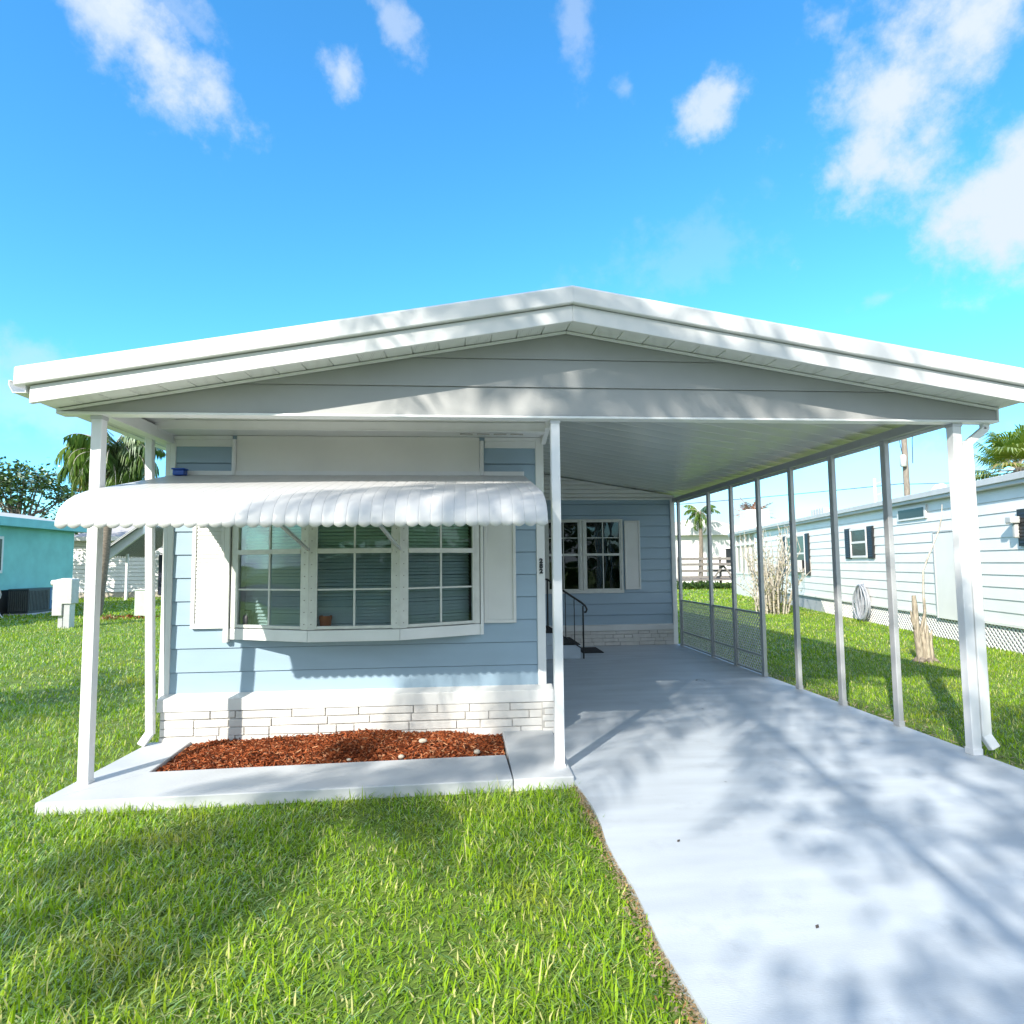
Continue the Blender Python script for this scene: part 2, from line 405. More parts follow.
def stone(x,y,z,r,label):
    mb = MB(); prof = []
    bm = bmesh.new(); bmesh.ops.create_icosphere(bm, subdivisions=2, radius=r)
    for v in bm.verts:
        n = 1+0.18*math.sin(v.co.x*90+x*7)+0.14*math.sin(v.co.y*110+y*5)
        v.co = Vector((v.co.x*1.2*n, v.co.y*n, v.co.z*0.75*n))+Vector((0,0,0))
    me = bpy.data.meshes.new('stone'); bm.to_mesh(me); bm.free(); me.materials.append(M['stone'])
    me.polygons.foreach_set('use_smooth', [True]*len(me.polygons))
    o = bpy.data.objects.new('stone', me); COL.objects.link(o); o.location = (x,y,z)
    tag(o, label, 'stone', 'pale stones in the mulch bed')
stone(-0.50,5.24,0.042,0.020,'small pale stone at the front edge of the mulch below the centre window')
stone(0.11,5.30,0.042,0.022,'pale stone at the front edge of the mulch near its dark right end')
stone(-0.34,5.47,0.10,0.026,'largest pale stone, lying in the middle of the mulch')
stone(-0.92,5.21,0.042,0.014,'tiny pale stone at the front edge of the mulch, leftmost of the stones')

# ------------------------------------------------------------------ the mobile home
HX0, HX1, HY, BY = -2.745, 0.78, 6.04, 11.99
home = thing('mobile_home', 'light blue mobile home with a bay window, white scalloped awning and painted brick skirting', 'mobile home', (-1.0,6.04,0))
def PF(u,o,z): return (u, HY-o, z)             # front wall
def PB(u,o,z): return (u, BY-o, z)             # rear wall under the carport
def PRt(u,o,z): return (HX1+o, u, z)           # wall towards the carport
def PLt(u,o,z): return (HX0-o, u, z)           # left outer wall
BX0, BX1 = -2.14, 0.17
ZR, CR = 0.41, 0.2165
wall_siding('front_siding', M['siding'], home, PF, HX0,HX1, 0.41,2.84, CR, ZR, [(BX0,BX1,0.95,2.30)])
def roofz(x): return 3.48-0.176*(0.84-x) if x < 0.84 else 3.48-0.161*(x-0.84)
WX0, WX1, WZ0, WZ1 = 1.62, 3.10, 1.07, 2.42
wall_siding('rear_siding', M['siding'], home, PB, HX1,4.2, 0.36,2.83, 0.2165, 0.36, [(WX0,WX1,WZ0,WZ1)], gap=0.011)
wall_siding('carport_side_siding', M['siding'], home, PRt, HY,BY, 0.41,2.84, CR, ZR, [(10.45,11.4,0.62,2.66)])
wall_siding('outer_side_siding', M['siding'], home, PLt, HY,17.9, 0.41,2.84, CR, ZR)
# white boards closing the carport gable end above the rear wall
mb = MB()
siding(mb, PB, [(HX1,2.87),(4.2,2.87),(4.2,roofz(4.2)-0.02),(0.84,3.46),(HX1,3.45)], 2.87, 0.085, 0.012, 0.012, 0.02)
mb.build('upper_rear_boards', M['white_trim'], home, fix=False)
MB().box(HX1,4.2,0,0.03,2.83,2.87,PB).build('rear_trim', M['white_trim'], home, bevel=0.004)
# side wall up to the carport ceiling, and the far side / back of the house
mb = MB(); mb.box(HX1-0.08,HX1-0.004,HY+0.02,BY,2.84,3.42); mb.box(HX1-0.08,HX1-0.004,4.94,HY,2.92,3.44); mb.build('upper_side_wall', M['white'], home)
mb = MB(); mb.box(4.12,4.199,BY+0.02,17.9,0.0,2.86); mb.box(HX0+0.02,4.12,17.82,17.9,0.0,2.86); mb.build('back_wall', M['siding'], home)
# interior floor and partition so the windows look into a dim room
mb = MB(); mb.box(HX0+0.03,HX1-0.03,HY+0.06,17.8,0.60,0.66); mb.box(HX1,4.1,BY+0.05,17.8,0.50,0.56); mb.box(HX0+0.03,4.1,14.6,14.7,0.66,2.9); mb.build('interior', mat('room paint',(0.35,0.33,0.30),0.8,0.05,2), home)

# corner trims
mb = MB(); mb.box(HX0-0.03,HX0+0.012,-0.025,0.022,0.30,2.84,PF); mb.box(HX0+0.012,HX0+0.06,0.0,0.022,0.41,2.84,PF); mb.build('corner_trim', M['white_trim'], home, bevel=0.004)
tr = MB(); tr.box(HX1-0.06,HX1+0.02,-0.03,0.024,0.41,2.84,PF); tr = tr.build('corner_trim', M['white_trim'], home, bevel=0.004)
mb = MB(); mb.box(4.11,4.2,0,0.03,0.0,2.83,PB); mb.build('corner_trim', M['white_trim'], home, bevel=0.004)

def numerals(txt, x, y, z, size, gap, parent, m):
    """numerals one below another, each a true extruded glyph"""
    mb = MB()
    for i, ch in enumerate(txt):
        cu = bpy.data.curves.new('numeral', 'FONT'); cu.body = ch; cu.size = size; cu.extrude = 0.004; cu.offset = 0.0035; cu.align_x = 'CENTER'
        ob = bpy.data.objects.new('numeral', cu); COL.objects.link(ob)
        dg = bpy.context.evaluated_depsgraph_get(); me = ob.evaluated_get(dg).to_mesh()
        base = len(mb.v)
        mb.v += [(x+v.co.x*1.05, y-v.co.z, z-i*gap+v.co.y) for v in me.vertices]
        mb.f += [tuple(base+k for k in p.vertices) for p in me.polygons]
        bpy.data.objects.remove(ob); bpy.data.curves.remove(cu)
    return mb.build('house_number', m, parent, fix=False)
numerals('282', HX1-0.018, HY-0.030, 1.605, 0.060, 0.050, tr, M['number'])

# skirting: sloped white cap and painted brick below, front and rear
mb = MB(); mb.prism([(-2.745,HY-0.0,0.445),(-2.745,HY-0.115,0.408),(-2.745,HY-0.115,0.298),(-2.745,HY,0.298)], (3.60,0,0)); mb.build('skirting_cap', M['white'], home, bevel=0.006)
mb = MB(); mb.prism([(HX1,BY,0.405),(HX1,BY-0.06,0.385),(HX1,BY-0.06,0.285),(HX1,BY,0.285)], (4.11-HX1,0,0)); mb.build('skirting_cap', M['white'], home, bevel=0.004)
def bricks(u0,u1,z0,z1,rows,y,parent,pier=None):
    bk = MB(); h = (z1-z0)/rows
    mo = MB(); mo.box(u0,u1,y+0.006,y+0.05,z0-0.05,z1)
    for r in range(rows):
        u = u0
        while u < u1-0.01:
            w = min(random.choice([0.16,0.22,0.30,0.38,0.44,0.5]), u1-u)
            if u1-u-w < 0.08: w = u1-u
            zz0 = z0+r*h+0.004+random.uniform(-0.004,0.004); zz1 = z0+(r+1)*h-0.004+random.uniform(-0.004,0.004)
            e = random.uniform(-0.006,0.006)
            bk.hexa([(u+0.004,y-0.008+e,zz0),(u+w-0.004,y-0.008-e,zz0+random.uniform(-0.004,0.004)),(u+w-0.004,y+0.03,zz0),(u+0.004,y+0.03,zz0),
                     (u+0.004,y-0.008+e,zz1),(u+w-0.004,y-0.008-e,zz1+random.uniform(-0.004,0.004)),(u+w-0.004,y+0.03,zz1),(u+0.004,y+0.03,zz1)])
            u += w
    if pier:
        a, b = pier
        mo.box(a+0.004,b-0.006,y-0.02,y+0.08,z0-0.05,z1-0.002)
        for r in range(5):
            hh = (z1-z0)/5; off = 0.02*(r%2)
            bk.box(a+0.01+off,b,y-0.03,y+0.09,z0+r*hh+0.004,z0+(r+1)*hh-0.004)
    p = bk.build('brick_skirting', M['brick'], parent, bevel=0.005)
    mo.build('mortar', M['mortar'], p)
bricks(-2.72,0.76,0.0,0.298,4,HY-0.10,home,(0.735,0.868))
bricks(HX1+0.02,4.11,0.0,0.285,4,BY-0.035,home)

# ---- bay window
bayp = [(-2.14,6.0),(-1.36,5.65),(-0.56,5.65),(0.16,6.0)]
bay = MB()
# apron and sill boards that follow the three facets
def facet(i):
    a = Vector((*bayp[i],0)); b = Vector((*bayp[i+1],0)); dd = (b-a); L_ = dd.length; dd.normalize(); n = Vector((dd.y,-dd.x,0))
    def P(u,o,z): p = a+dd*u+n*o; return (p.x,p.y,z)
    return P, L_
ZB, ZT = 1.035, 2.24
for i in range(3):
    P, L_ = facet(i)
    bay.box(-0.02 if i==0 else 0, L_+(0.02 if i==2 else 0), -0.05, 0.012, 0.93, ZB-0.005, P)
floor = [(x,y+0.03) for x,y in bayp]
bay.prism([(x,y,ZB-0.022) for x,y in floor]+[(0.16,6.03,ZB-0.022),(-2.14,6.03,ZB-0.022)], (0,0,0.02))
bay = bay.build('bay_window', M['white_trim'], home, bevel=0.004)
hd = MB(); hd.prism([(x,y-0.02,ZT+0.001) for x,y in bayp]+[(0.16,6.03,ZT+0.001),(-2.14,6.03,ZT+0.001)], (0,0,0.055)); hd.build('head_board', M['white_trim'], bay, bevel=0.004)
MB().box(BX0-0.06,BX0-0.015,0.0,0.075,0.905,2.40,PF).build('jamb', M['white_trim'], bay, bevel=0.004); MB().box(BX1,BX1+0.03,0.0,0.06,0.93,2.40,PF).build('jamb', M['white_trim'], bay, bevel=0.004)
scr = MB()
for i in (1,2):
    x, y = bayp[i]; mul = MB()
    for sg in (-1,1):
        P, L_ = facet(i-1 if sg < 0 else i)
        if sg < 0: mul.box(L_-0.062,L_-0.004,-0.03,0.014,ZB,ZT,P); uu = L_-0.03
        else: mul.box(0.004,0.062,-0.03,0.014,ZB,ZT,P); uu = 0.03
        for k in range(12):
            z = ZB+0.05+k*0.105; c = Vector(P(uu,0.014,z)); e = Vector(P(uu,0.020,z)); scr.tube([c,e],0.0038,6)
    mul.tube([(x,y-0.004,ZB),(x,y-0.004,ZT)],0.014,8)
    mul.build('mullion', M['frame'], bay, bevel=0.003)
for i,(ua) in ((0,0.03),(2,facet(2)[1]-0.03)):
    P, L_ = facet(i); MB().box(ua-0.03,ua+0.03,-0.03,0.012,ZB,ZT,P).build('mullion', M['frame'], bay, bevel=0.003)
tag(scr.build('screws', M['screw'], bay), kind='stuff')

def sash(P, u0,u1,z0,z1, zm, parent, fm, ub, lb, bmat=None, bo=-0.12, fw=0.027, mv=1, mh_low=1, mh_up=0, gl=('glass','screen'), slats=True, fo=0.0):
    fr = MB()
    fr.box(u0,u0+fw,-0.02,0.012+fo,z0,z1,P); fr.box(u1-fw,u1,-0.02,0.012+fo,z0,z1,P)
    fr.box(u0+fw,u1-fw,-0.02,0.012+fo,z0,z0+fw,P); fr.box(u0+fw,u1-fw,-0.02,0.012+fo,z1-fw,z1,P)
    fr.box(u0+fw,u1-fw,-0.02,0.018+fo,zm-0.022,zm+0.022,P)
    for (a,b,mh) in ((z0+fw,zm-0.022,mh_low),(zm+0.022,z1-fw,mh_up)):
        for k in range(mv):
            u = u0+fw+(u1-u0-2*fw)*(k+1)/(mv+1); fr.box(u-0.009,u+0.009,-0.014,0.004+fo,a,b,P)
        for k in range(mh):
            z = a+(b-a)*(k+1)/(mh+1); fr.box(u0+fw,u1-fw,-0.013,0.003+fo,z-0.008,z+0.008,P)
    w = fr.build('window', fm, parent, bevel=0.002, seg=1)
    a = MB(); a.box(u0+fw*0.5,u1-fw*0.5,-0.010,-0.006,z0+fw*0.5,zm,P); a.build('pane', M[gl[1]], w)
    a = MB(); a.box(u0+fw*0.5,u1-fw*0.5,-0.008,-0.004,zm,z1-fw*0.5,P); a.build('pane', M[gl[0]], w)
    if bmat:
        bl = MB()
        if slats:
            n = int((z1-z0)/0.031)
            for k in range(n):
                z = z0+0.02+(z1-z0-0.03)*k/n; t = random.uniform(-0.002,0.002)
                bl.box(u0+0.005,u1-0.005,bo-0.012,bo+0.012,z,z+0.0012,lambda u,o,zz,_z=z,_t=t: P(u,o,zz+(bo-o)*1.1+_t))
        else:
            nn = 26
            for k in range(nn):
                ua = u0+(u1-u0)*k/nn; ubb = u0+(u1-u0)*(k+1)/nn; o1 = bo+0.02*(k%2); o2 = bo+0.02*((k+1)%2)
                bl.face([P(ua,o1,z0),P(ubb,o2,z0),P(ubb,o2,z1),P(ua,o1,z1)])
        bl.build('blind' if slats else 'curtain', bmat, w, fix=False)
    return w
for i in range(3):
    P, L_ = facet(i)
    a = 0.05; b = L_-0.05
    sash(P, a, b, ZB+0.005, ZT-0.005, 1.73, bay, M['frame'], 0, 0, M['blind'])
# white flat panel over the bay, trim boards and vertical tubes beside it
mb = MB(); mb.box(BX0+0.012,BX1,0.015,0.028,2.50,2.838,PF); mb.build('upper_panel', M['porch'], home, bevel=0.002)
for (xa,xb) in ((HX0+0.06,BX0-0.03),(BX1+0.05,HX1-0.06)):
    mb = MB(); mb.box(xa,xb,0.0,0.02,2.735,2.80,PF); mb.box(xa,xb,0.0,0.03,2.80,2.838,PF); mb.build('head_trim', M['white_trim'], home, bevel=0.003)
for x in (BX0-0.008, BX1+0.022): MB().tube([(x,HY-0.035,2.46),(x,HY-0.035,2.80)],0.021,10).build('channel_tube', M['white_trim'], home, smooth=40)
# boxed eave of the old roof above the front wall
EY = 5.69
mb = MB()
mb.box(HX0+0.02,0.775,EY,EY+0.02,2.838,2.912); mb.box(HX0+0.02,0.775,EY+0.006,EY+0.026,2.916,2.995); mb.box(HX0+0.02,0.775,EY-0.008,EY+0.02,2.826,2.837)
mb.hexa([(HX0+0.02,EY+0.02,2.828),(0.775,EY+0.02,2.828),(0.775,HY-0.001,2.842),(HX0+0.02,HY-0.001,2.842),(HX0+0.02,EY+0.02,2.836),(0.775,EY+0.02,2.836),(0.775,HY-0.001,2.85),(HX0+0.02,HY-0.001,2.85)])
mb.build('boxed_eave', M['white_trim'], home, bevel=0.002)
mb = MB(); mb.prism([(0.776,EY-0.02,3.0),(0.776,EY-0.02,2.86),(0.776,HY-0.03,2.77),(0.776,HY-0.03,2.84),(0.776,EY+0.05,2.90),(0.776,EY+0.05,3.0)], (0.045,0,0)); mb.build('eave_end_cap', M['white_trim'], home, bevel=0.003)
mb = MB()
for k in range(4): x = -0.02+k*0.16; mb.box(x,x+0.12,5.80,5.815,2.822,2.8295)
mb.build('eave_vent', M['mortar'], home)

# shutters
sh = MB(); x0,x1,z0,z1 = -2.505,-2.215,1.03,2.40
sh.box(x0,x0+0.035,0.012,0.04,z0,z1,PF); sh.box(x1-0.03,x1,0.012,0.04,z0,z1,PF); sh.box(x0+0.035,x1-0.03,0.012,0.04,z0,z0+0.04,PF); sh.box(x0+0.035,x1-0.03,0.012,0.04,z1-0.04,z1,PF)
n = 36
for k in range(n):
    z = z0+0.04+(z1-z0-0.08)*k/n; dz = (z1-z0-0.08)/n
    sh.hexa([PF(x0+0.03,0.034,z),PF(x1-0.025,0.034,z),PF(x1-0.025,0.016,z),PF(x0+0.03,0.016,z),PF(x0+0.03,0.026,z+dz*0.98),PF(x1-0.025,0.026,z+dz*0.98),PF(x1-0.025,0.016,z+dz*0.98),PF(x0+0.03,0.016,z+dz*0.98)])
tag(sh.build('shutter', M['white'], home, bevel=0.001, seg=1), 'white louvred shutter')
def flat_shutter(P,x0,x1,z0,z1):
    sh = MB(); sh.box(x0,x1,0.012,0.03,z0,z1,P)
    for a in ((x0,x0+0.03,z0,z1),(x1-0.03,x1,z0,z1),(x0+0.03,x1-0.03,z0,z0+0.03),(x0+0.03,x1-0.03,z1-0.03,z1)): sh.box(a[0],a[1],0.0302,0.043,a[2],a[3],P)
    return sh.build('shutter', M['white'], home, bevel=0.003)
flat_shutter(PF,0.205,0.515,1.035,2.42)
flat_shutter(PB,3.17,3.48,1.075,2.42)

# rear double window
rw = MB(); rw.box(WX0-0.03,WX1+0.045,-0.02,0.03,WZ0-0.06,WZ0,PB); rw.box(WX0-0.03,WX1+0.045,-0.02,0.022,WZ1,WZ1+0.03,PB)
rw.box(WX0-0.03,WX0+0.03,-0.02,0.022,WZ0,WZ1,PB); rw.box(WX1-0.005,WX1+0.04,-0.02,0.022,WZ0,WZ1,PB)
WM = 2.335; rw.box(WM-0.06,WM-0.004,-0.02,0.024,WZ0,WZ1,PB); rw.box(WM+0.004,WM+0.06,-0.02,0.024,WZ0,WZ1,PB)
rw = rw.build('rear_window', M['frame'], home, bevel=0.003)
for (a,b) in ((WX0+0.03,WM-0.06),(WM+0.06,WX1-0.005)):
    sash(PB,a,b,WZ0,WZ1,1.76,rw,M['frame'],0,0,M['curtain'] if a > 2 else None,-0.12,0.026,1,0,1,('dark_glass','dark_glass'),False)
# side door at the top of the steps
dr = MB(); dr.box(10.45,11.4,-0.03,0.0,0.64,2.64,PRt); dr.box(10.45,10.53,0.0,0.02,0.64,2.64,PRt); dr.box(11.32,11.4,0.0,0.02,0.64,2.64,PRt); dr.box(10.53,11.32,0.0,0.02,2.56,2.64,PRt)
dr = dr.build('door', M['white'], home, bevel=0.003)
MB().lathe((HX1+0.0,11.22,1.62),[(0.02,-0.02),(0.03,0.0),(0.02,0.02)],12).build('handle', M['alu'], dr, smooth=40)

# ---- awning
AX0, AX1 = -2.705, 0.605
prof = [(6.03,2.462),(5.86,2.425),(5.6,2.362),(5.2,2.272),(4.85,2.192),(4.68,2.148),(4.56,2.106),(4.47,2.060),(4.41,2.010),(4.375,1.955),(4.362,1.905),(4.360,1.875)]
npan = 40; PH = (0.0,0.035,0.09,0.3,0.5,0.7,0.91,0.965); sub = len(PH)
aw = MB(); nx = npan*sub+1; ns = len(prof)
nrm = []
for i in range(ns):
    a = Vector(prof[max(i-1,0)]); b = Vector(prof[min(i+1,ns-1)]); t = (b-a).normalized(); nn = Vector((t.y,-t.x))
    if nn.y < 0: nn = -nn
    if i >= ns-3: nn = Vector((-1,0.0))
    nrm.append(nn)
for ix in range(nx):
    ph = PH[ix%sub]; x = AX0+(AX1-AX0)*((ix//sub)+ph)/npan
    bul = 0.0050*(math.sin(PI*ph)**0.25 if ph > 0 else 0)
    for j in range(ns):
        y, z = prof[j]; nv = nrm[j]; kk = min(1, 0.35+j/ns)
        zz = z+nv.y*bul*kk; yy = y+nv.x*bul*kk
        if j == ns-1: zz = z+0.010-0.022*(math.sin(PI*ph)**0.8 if ph > 0 else 0)
        aw.v.append((x,yy,zz))
for ix in range(nx-1):
    for j in range(ns-1): a = ix*ns+j; aw.f.append((a,a+1,a+ns+1,a+ns))
aw = aw.build('awning', M['awning'], home, smooth=28, fix=False)
so = aw.modifiers.new('Solidify','SOLIDIFY'); so.thickness = 0.004; so.offset = 0
mb = MB(); mb.box(AX0,AX1,HY-0.04,HY-0.012,2.448,2.50); mb.build('mounting_rail', M['white_trim'], aw, bevel=0.003)
mb = MB(); mb.tube([(AX0+0.01,4.40,1.90),(AX1-0.01,4.40,1.90)],0.012,8); mb.build('front_rail', M['alu'], aw, smooth=40)
for (x1_,x2_,ya) in ((-1.36,-1.31,5.63),(-0.56,-0.62,5.63)):
    mb = MB(); mb.bar((x1_,ya,1.74),(x2_,4.44,1.93),0.022,0.022); mb.build('support_arm', M['alu'], aw)

# ------------------------------------------------------------------ carport and the big roof over everything
car = thing('carport', 'white gabled carport roof on slim posts with a grey gable and pan ceiling', 'carport', (2.5,8.0,0))
FY, GY = 4.50, 4.85
# roof decking
mb = MB()
XE0, XE1 = -3.03, 4.56
def zr(x): return 2.80+(3.48-2.80)*(x-XE0)/(0.84-XE0) if x < 0.84 else 3.48+(2.885-3.48)*(x-0.84)/(XE1-0.84)
mb.prism([(XE0,4.60,zr(XE0)+0.03),(0.84,4.60,3.51),(XE1,4.60,zr(XE1)+0.03),(XE1,4.60,zr(XE1)+0.17),(0.84,4.60,3.66),(XE0,4.60,zr(XE0)+0.18)], (0,13.5,0))
mb.build('roof', M['fascia'], car)
# pan ceiling under the carport: ribs run from the house to the outer beam
mb = MB(); y = 4.94; xs = [HX1, 4.5]
ys = []; 
while y < BY: ys.append(y); y += 0.305
prof_c = []
for yy in ys:
    prof_c += [(yy,0.0),(yy+0.004,-0.0035),(yy+0.016,-0.0035),(yy+0.02,0.0),(yy+0.08,0.0025),(yy+0.16,0.0035),(yy+0.24,0.0025)]
prof_c = [p for p in prof_c if p[0] < BY]+[(BY,0.0)]
for i, (yy, dz) in enumerate(prof_c):
    for x in (HX1-0.06, 0.84, 2.7, 4.52): mb.v.append((x,yy,zr(x)+0.012+dz - (0.02*math.sin(PI*(x-0.84)/3.7) if x > 0.84 else 0)))
for i in range(len(prof_c)-1):
    for k in range(3): a = i*4+k; mb.f.append((a,a+1,a+5,a+4))
mb.build('ceiling', M['ceil'], car, smooth=30, fix=False)
# porch ceiling left of the carport
mb = MB(); mb.box(-2.98,HX1-0.09,4.935,5.36,2.925,2.94); mb.box(-2.98,HX1-0.09,5.366,HY-0.0,2.927,2.942); mb.box(-2.98,HX0-0.03,HY,17.9,2.83,2.845); mb.build('porch_ceiling', M['porch'], car, bevel=0.002)
# gable
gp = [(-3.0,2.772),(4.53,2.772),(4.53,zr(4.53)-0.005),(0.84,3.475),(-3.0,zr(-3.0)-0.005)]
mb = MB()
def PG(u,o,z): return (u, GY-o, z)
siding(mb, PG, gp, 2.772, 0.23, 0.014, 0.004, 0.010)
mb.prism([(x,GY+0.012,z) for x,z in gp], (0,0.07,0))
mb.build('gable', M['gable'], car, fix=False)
mb = MB(); mb.box(-3.02,4.545,GY-0.026,GY+0.085,2.752,2.7715); mb.box(-3.02,-3.0005,GY-0.026,GY+0.085,2.7716,zr(-3.0)); mb.box(4.5305,4.545,GY-0.026,GY+0.085,2.7716,zr(4.53)); mb.build('gable_trim', M['white_trim'], car, bevel=0.003)
# soffit panels along both slopes (alternating plain and vented)
so_a = MB(); so_m = []
for side in (0,1):
    xa, xb = (XE0, 0.84) if side == 0 else (0.84, XE1)
    n = int(round((xb-xa)/0.2025)); w = (xb-xa)/n; st = []
    for k in range(n):
        x0, x1 = xa+k*w, xa+(k+1)*w
        st += [(x0,0.006,0),(x0+0.005,0.006,k%2),(x0+0.007,-0.006,k%2),(x1-0.004,-0.006,k%2),(x1-0.002,0.006,0)]
    st.append((xb,0.006,0))
    for (p,q) in zip(st[:-1],st[1:]):
        so_a.face([(p[0],FY+0.05,zr(p[0])-0.014+p[1]),(q[0],FY+0.05,zr(q[0])-0.014+q[1]),(q[0],GY+0.011,zr(q[0])+p[1]*0+q[1]),(p[0],GY+0.011,zr(p[0])+p[1])]); so_m.append(p[2])
so_o = so_a.build('soffit', M['soffit'], car, fix=False); so_o.data.materials.append(M['vent'])
so_o.data.polygons.foreach_set('material_index', so_m)
mb = MB()
for (xa,xb) in ((XE0+0.03,0.838),(0.842,XE1-0.03)):
    mb.hexa([(xa,GY-0.034,zr(xa)-0.034),(xb,GY-0.034,zr(xb)-0.034),(xb,GY-0.017,zr(xb)-0.034),(xa,GY-0.017,zr(xa)-0.034),(xa,GY-0.034,zr(xa)-0.016),(xb,GY-0.034,zr(xb)-0.016),(xb,GY-0.017,zr(xb)-0.016),(xa,GY-0.017,zr(xa)-0.016)])
mb.build('soffit_channel', M['white_trim'], car)
# two stepped boards of the front roof edge
def rake(mb, y0, y1, lo, hi, xl, xr):
    for (xa,xb) in ((xl,0.84),(0.84,xr)):
        def P(x,y,z): return (x,y,zr(x)+z)
        mb.hexa([P(xa,y0,lo),P(xb,y0,lo),P(xb,y1,lo),P(xa,y1,lo),P(xa,y0,hi),P(xb,y0,hi),P(xb,y1,hi),P(xa,y1,hi)])
mb = MB(); rake(mb,FY+0.02,FY+0.055,-0.052,0.072,XE0+0.02,XE1-0.02); mb.build('fascia', M['fascia'], car, bevel=0.004)
mb = MB()
for (xa,xb) in ((XE0-0.06,0.838),(0.8385,XE1+0.06)):
    pr = [(FY+0.10,0.078),(FY-0.018,0.078),(FY-0.022,0.084),(FY-0.020,0.196),(FY-0.010,0.212),(FY+0.0,0.216),(FY+0.10,0.222)]
    n0 = len(mb.v); m_ = len(pr)
    for x in (xa,xb):
        for (yy,zz) in pr: mb.v.append((x,yy,zr(x)+zz))
    for j in range(m_): k = (j+1)%m_; mb.f.append((n0+j,n0+k,n0+m_+k,n0+m_+j))
    mb.f.append(tuple(range(n0,n0+m_))); mb.f.append(tuple(range(n0+m_,n0+2*m_)))
mb.build('roof_edge', M['fascia'], car, smooth=30)
# gutters
def gutter(x0, sgn, zt, y0, y1):
    mb = MB(); w = 0.115; h = 0.10; t = 0.004
    pr = [(0,0),(0,-h),(sgn*w*0.75,-h),(sgn*w,-h*0.45),(sgn*w,-0.012),(sgn*(w-0.018),-0.012),(sgn*(w-0.018),-0.018),(sgn*(w-t),-0.018),(sgn*(w-t),-h*0.45),(sgn*w*0.73,-h+t),(sgn*t,-h+t),(sgn*t,0)]
    mb.prism([(x0+a,y0,zt+b) for a,b in pr], (0,y1-y0,0)); return mb.build('gutter', M['white_trim'], car)
gutter(XE0-0.005,-1,zr(XE0)+0.125,4.52,18.0); gutter(XE1+0.005,1,zr(XE1)+0.11,4.55,18.0)
# beams
mb = MB(); mb.box(4.155,4.245,4.94,BY,2.785,2.862); mb.box(4.262,4.40,4.94,BY,2.80,2.812); mb.build('beam', M['beam'], car, bevel=0.003)
mb = MB(); mb.box(4.246,4.262,4.94,BY,2.76,2.85); mb.build('beam_trim', M['white_trim'], car)
mb = MB(); mb.box(-2.80,-2.70,4.935,HY-0.03,2.755,2.86); mb.box(-2.83,-2.802,4.94,HY-0.03,2.80,2.92); mb.build('beam', M['white_trim'], car, bevel=0.004)
# posts
def post(x,y,zt,w=0.078,dp=0.078,m='post'):
    mb = MB(); mb.box(x-w/2,x+w/2,y-dp/2,y+dp/2,0.0,zt)
    p = mb.build('post', M[m], car, bevel=0.006)
    b = MB(); b.box(x-w/2-0.004,x+w/2+0.004,y-dp/2-0.004,y+dp/2+0.004,0.0,0.05); b.build('foot_bracket', M[m], p, bevel=0.002)
    c = MB(); c.box(x-w/2-0.004,x+w/2+0.004,y-dp/2-0.004,y+dp/2+0.004,zt-0.03,zt); c.build('cap', M['alu'], p)
post(-2.752,4.905,2.752); post(0.747,4.905,2.752,0.072,0.072); post(4.19,4.905,2.752,0.08,0.08)
YP = [4.905+0.893*k for k in range(1,7)]+[11.75]
for y in YP: post(4.20,y,2.786,0.05,0.075,'alu')
# downspouts
def spout(pts, w=0.062, d_=0.05):
    mb = MB()
    for a,b in zip(pts[:-1],pts[1:]):
        mb.bar(a,b,w,d_,(0,1,0))
    return mb.build('downspout', M['white_trim'], car, bevel=0.008)
spout([(4.47,4.90,2.77),(4.47,4.90,2.70)]); spout([(4.475,4.90,2.715),(4.305,4.90,2.585)]); spout([(4.29,4.90,2.60),(4.29,4.90,0.14)],0.085,0.06); spout([(4.29,4.895,0.15),(4.335,4.86,0.05)],0.08,0.055)
spout([(-2.85,5.87,2.80),(-2.762,5.87,0.12)],0.066,0.06); spout([(-2.765,5.87,0.14),(-2.82,5.83,0.04)],0.066,0.06)

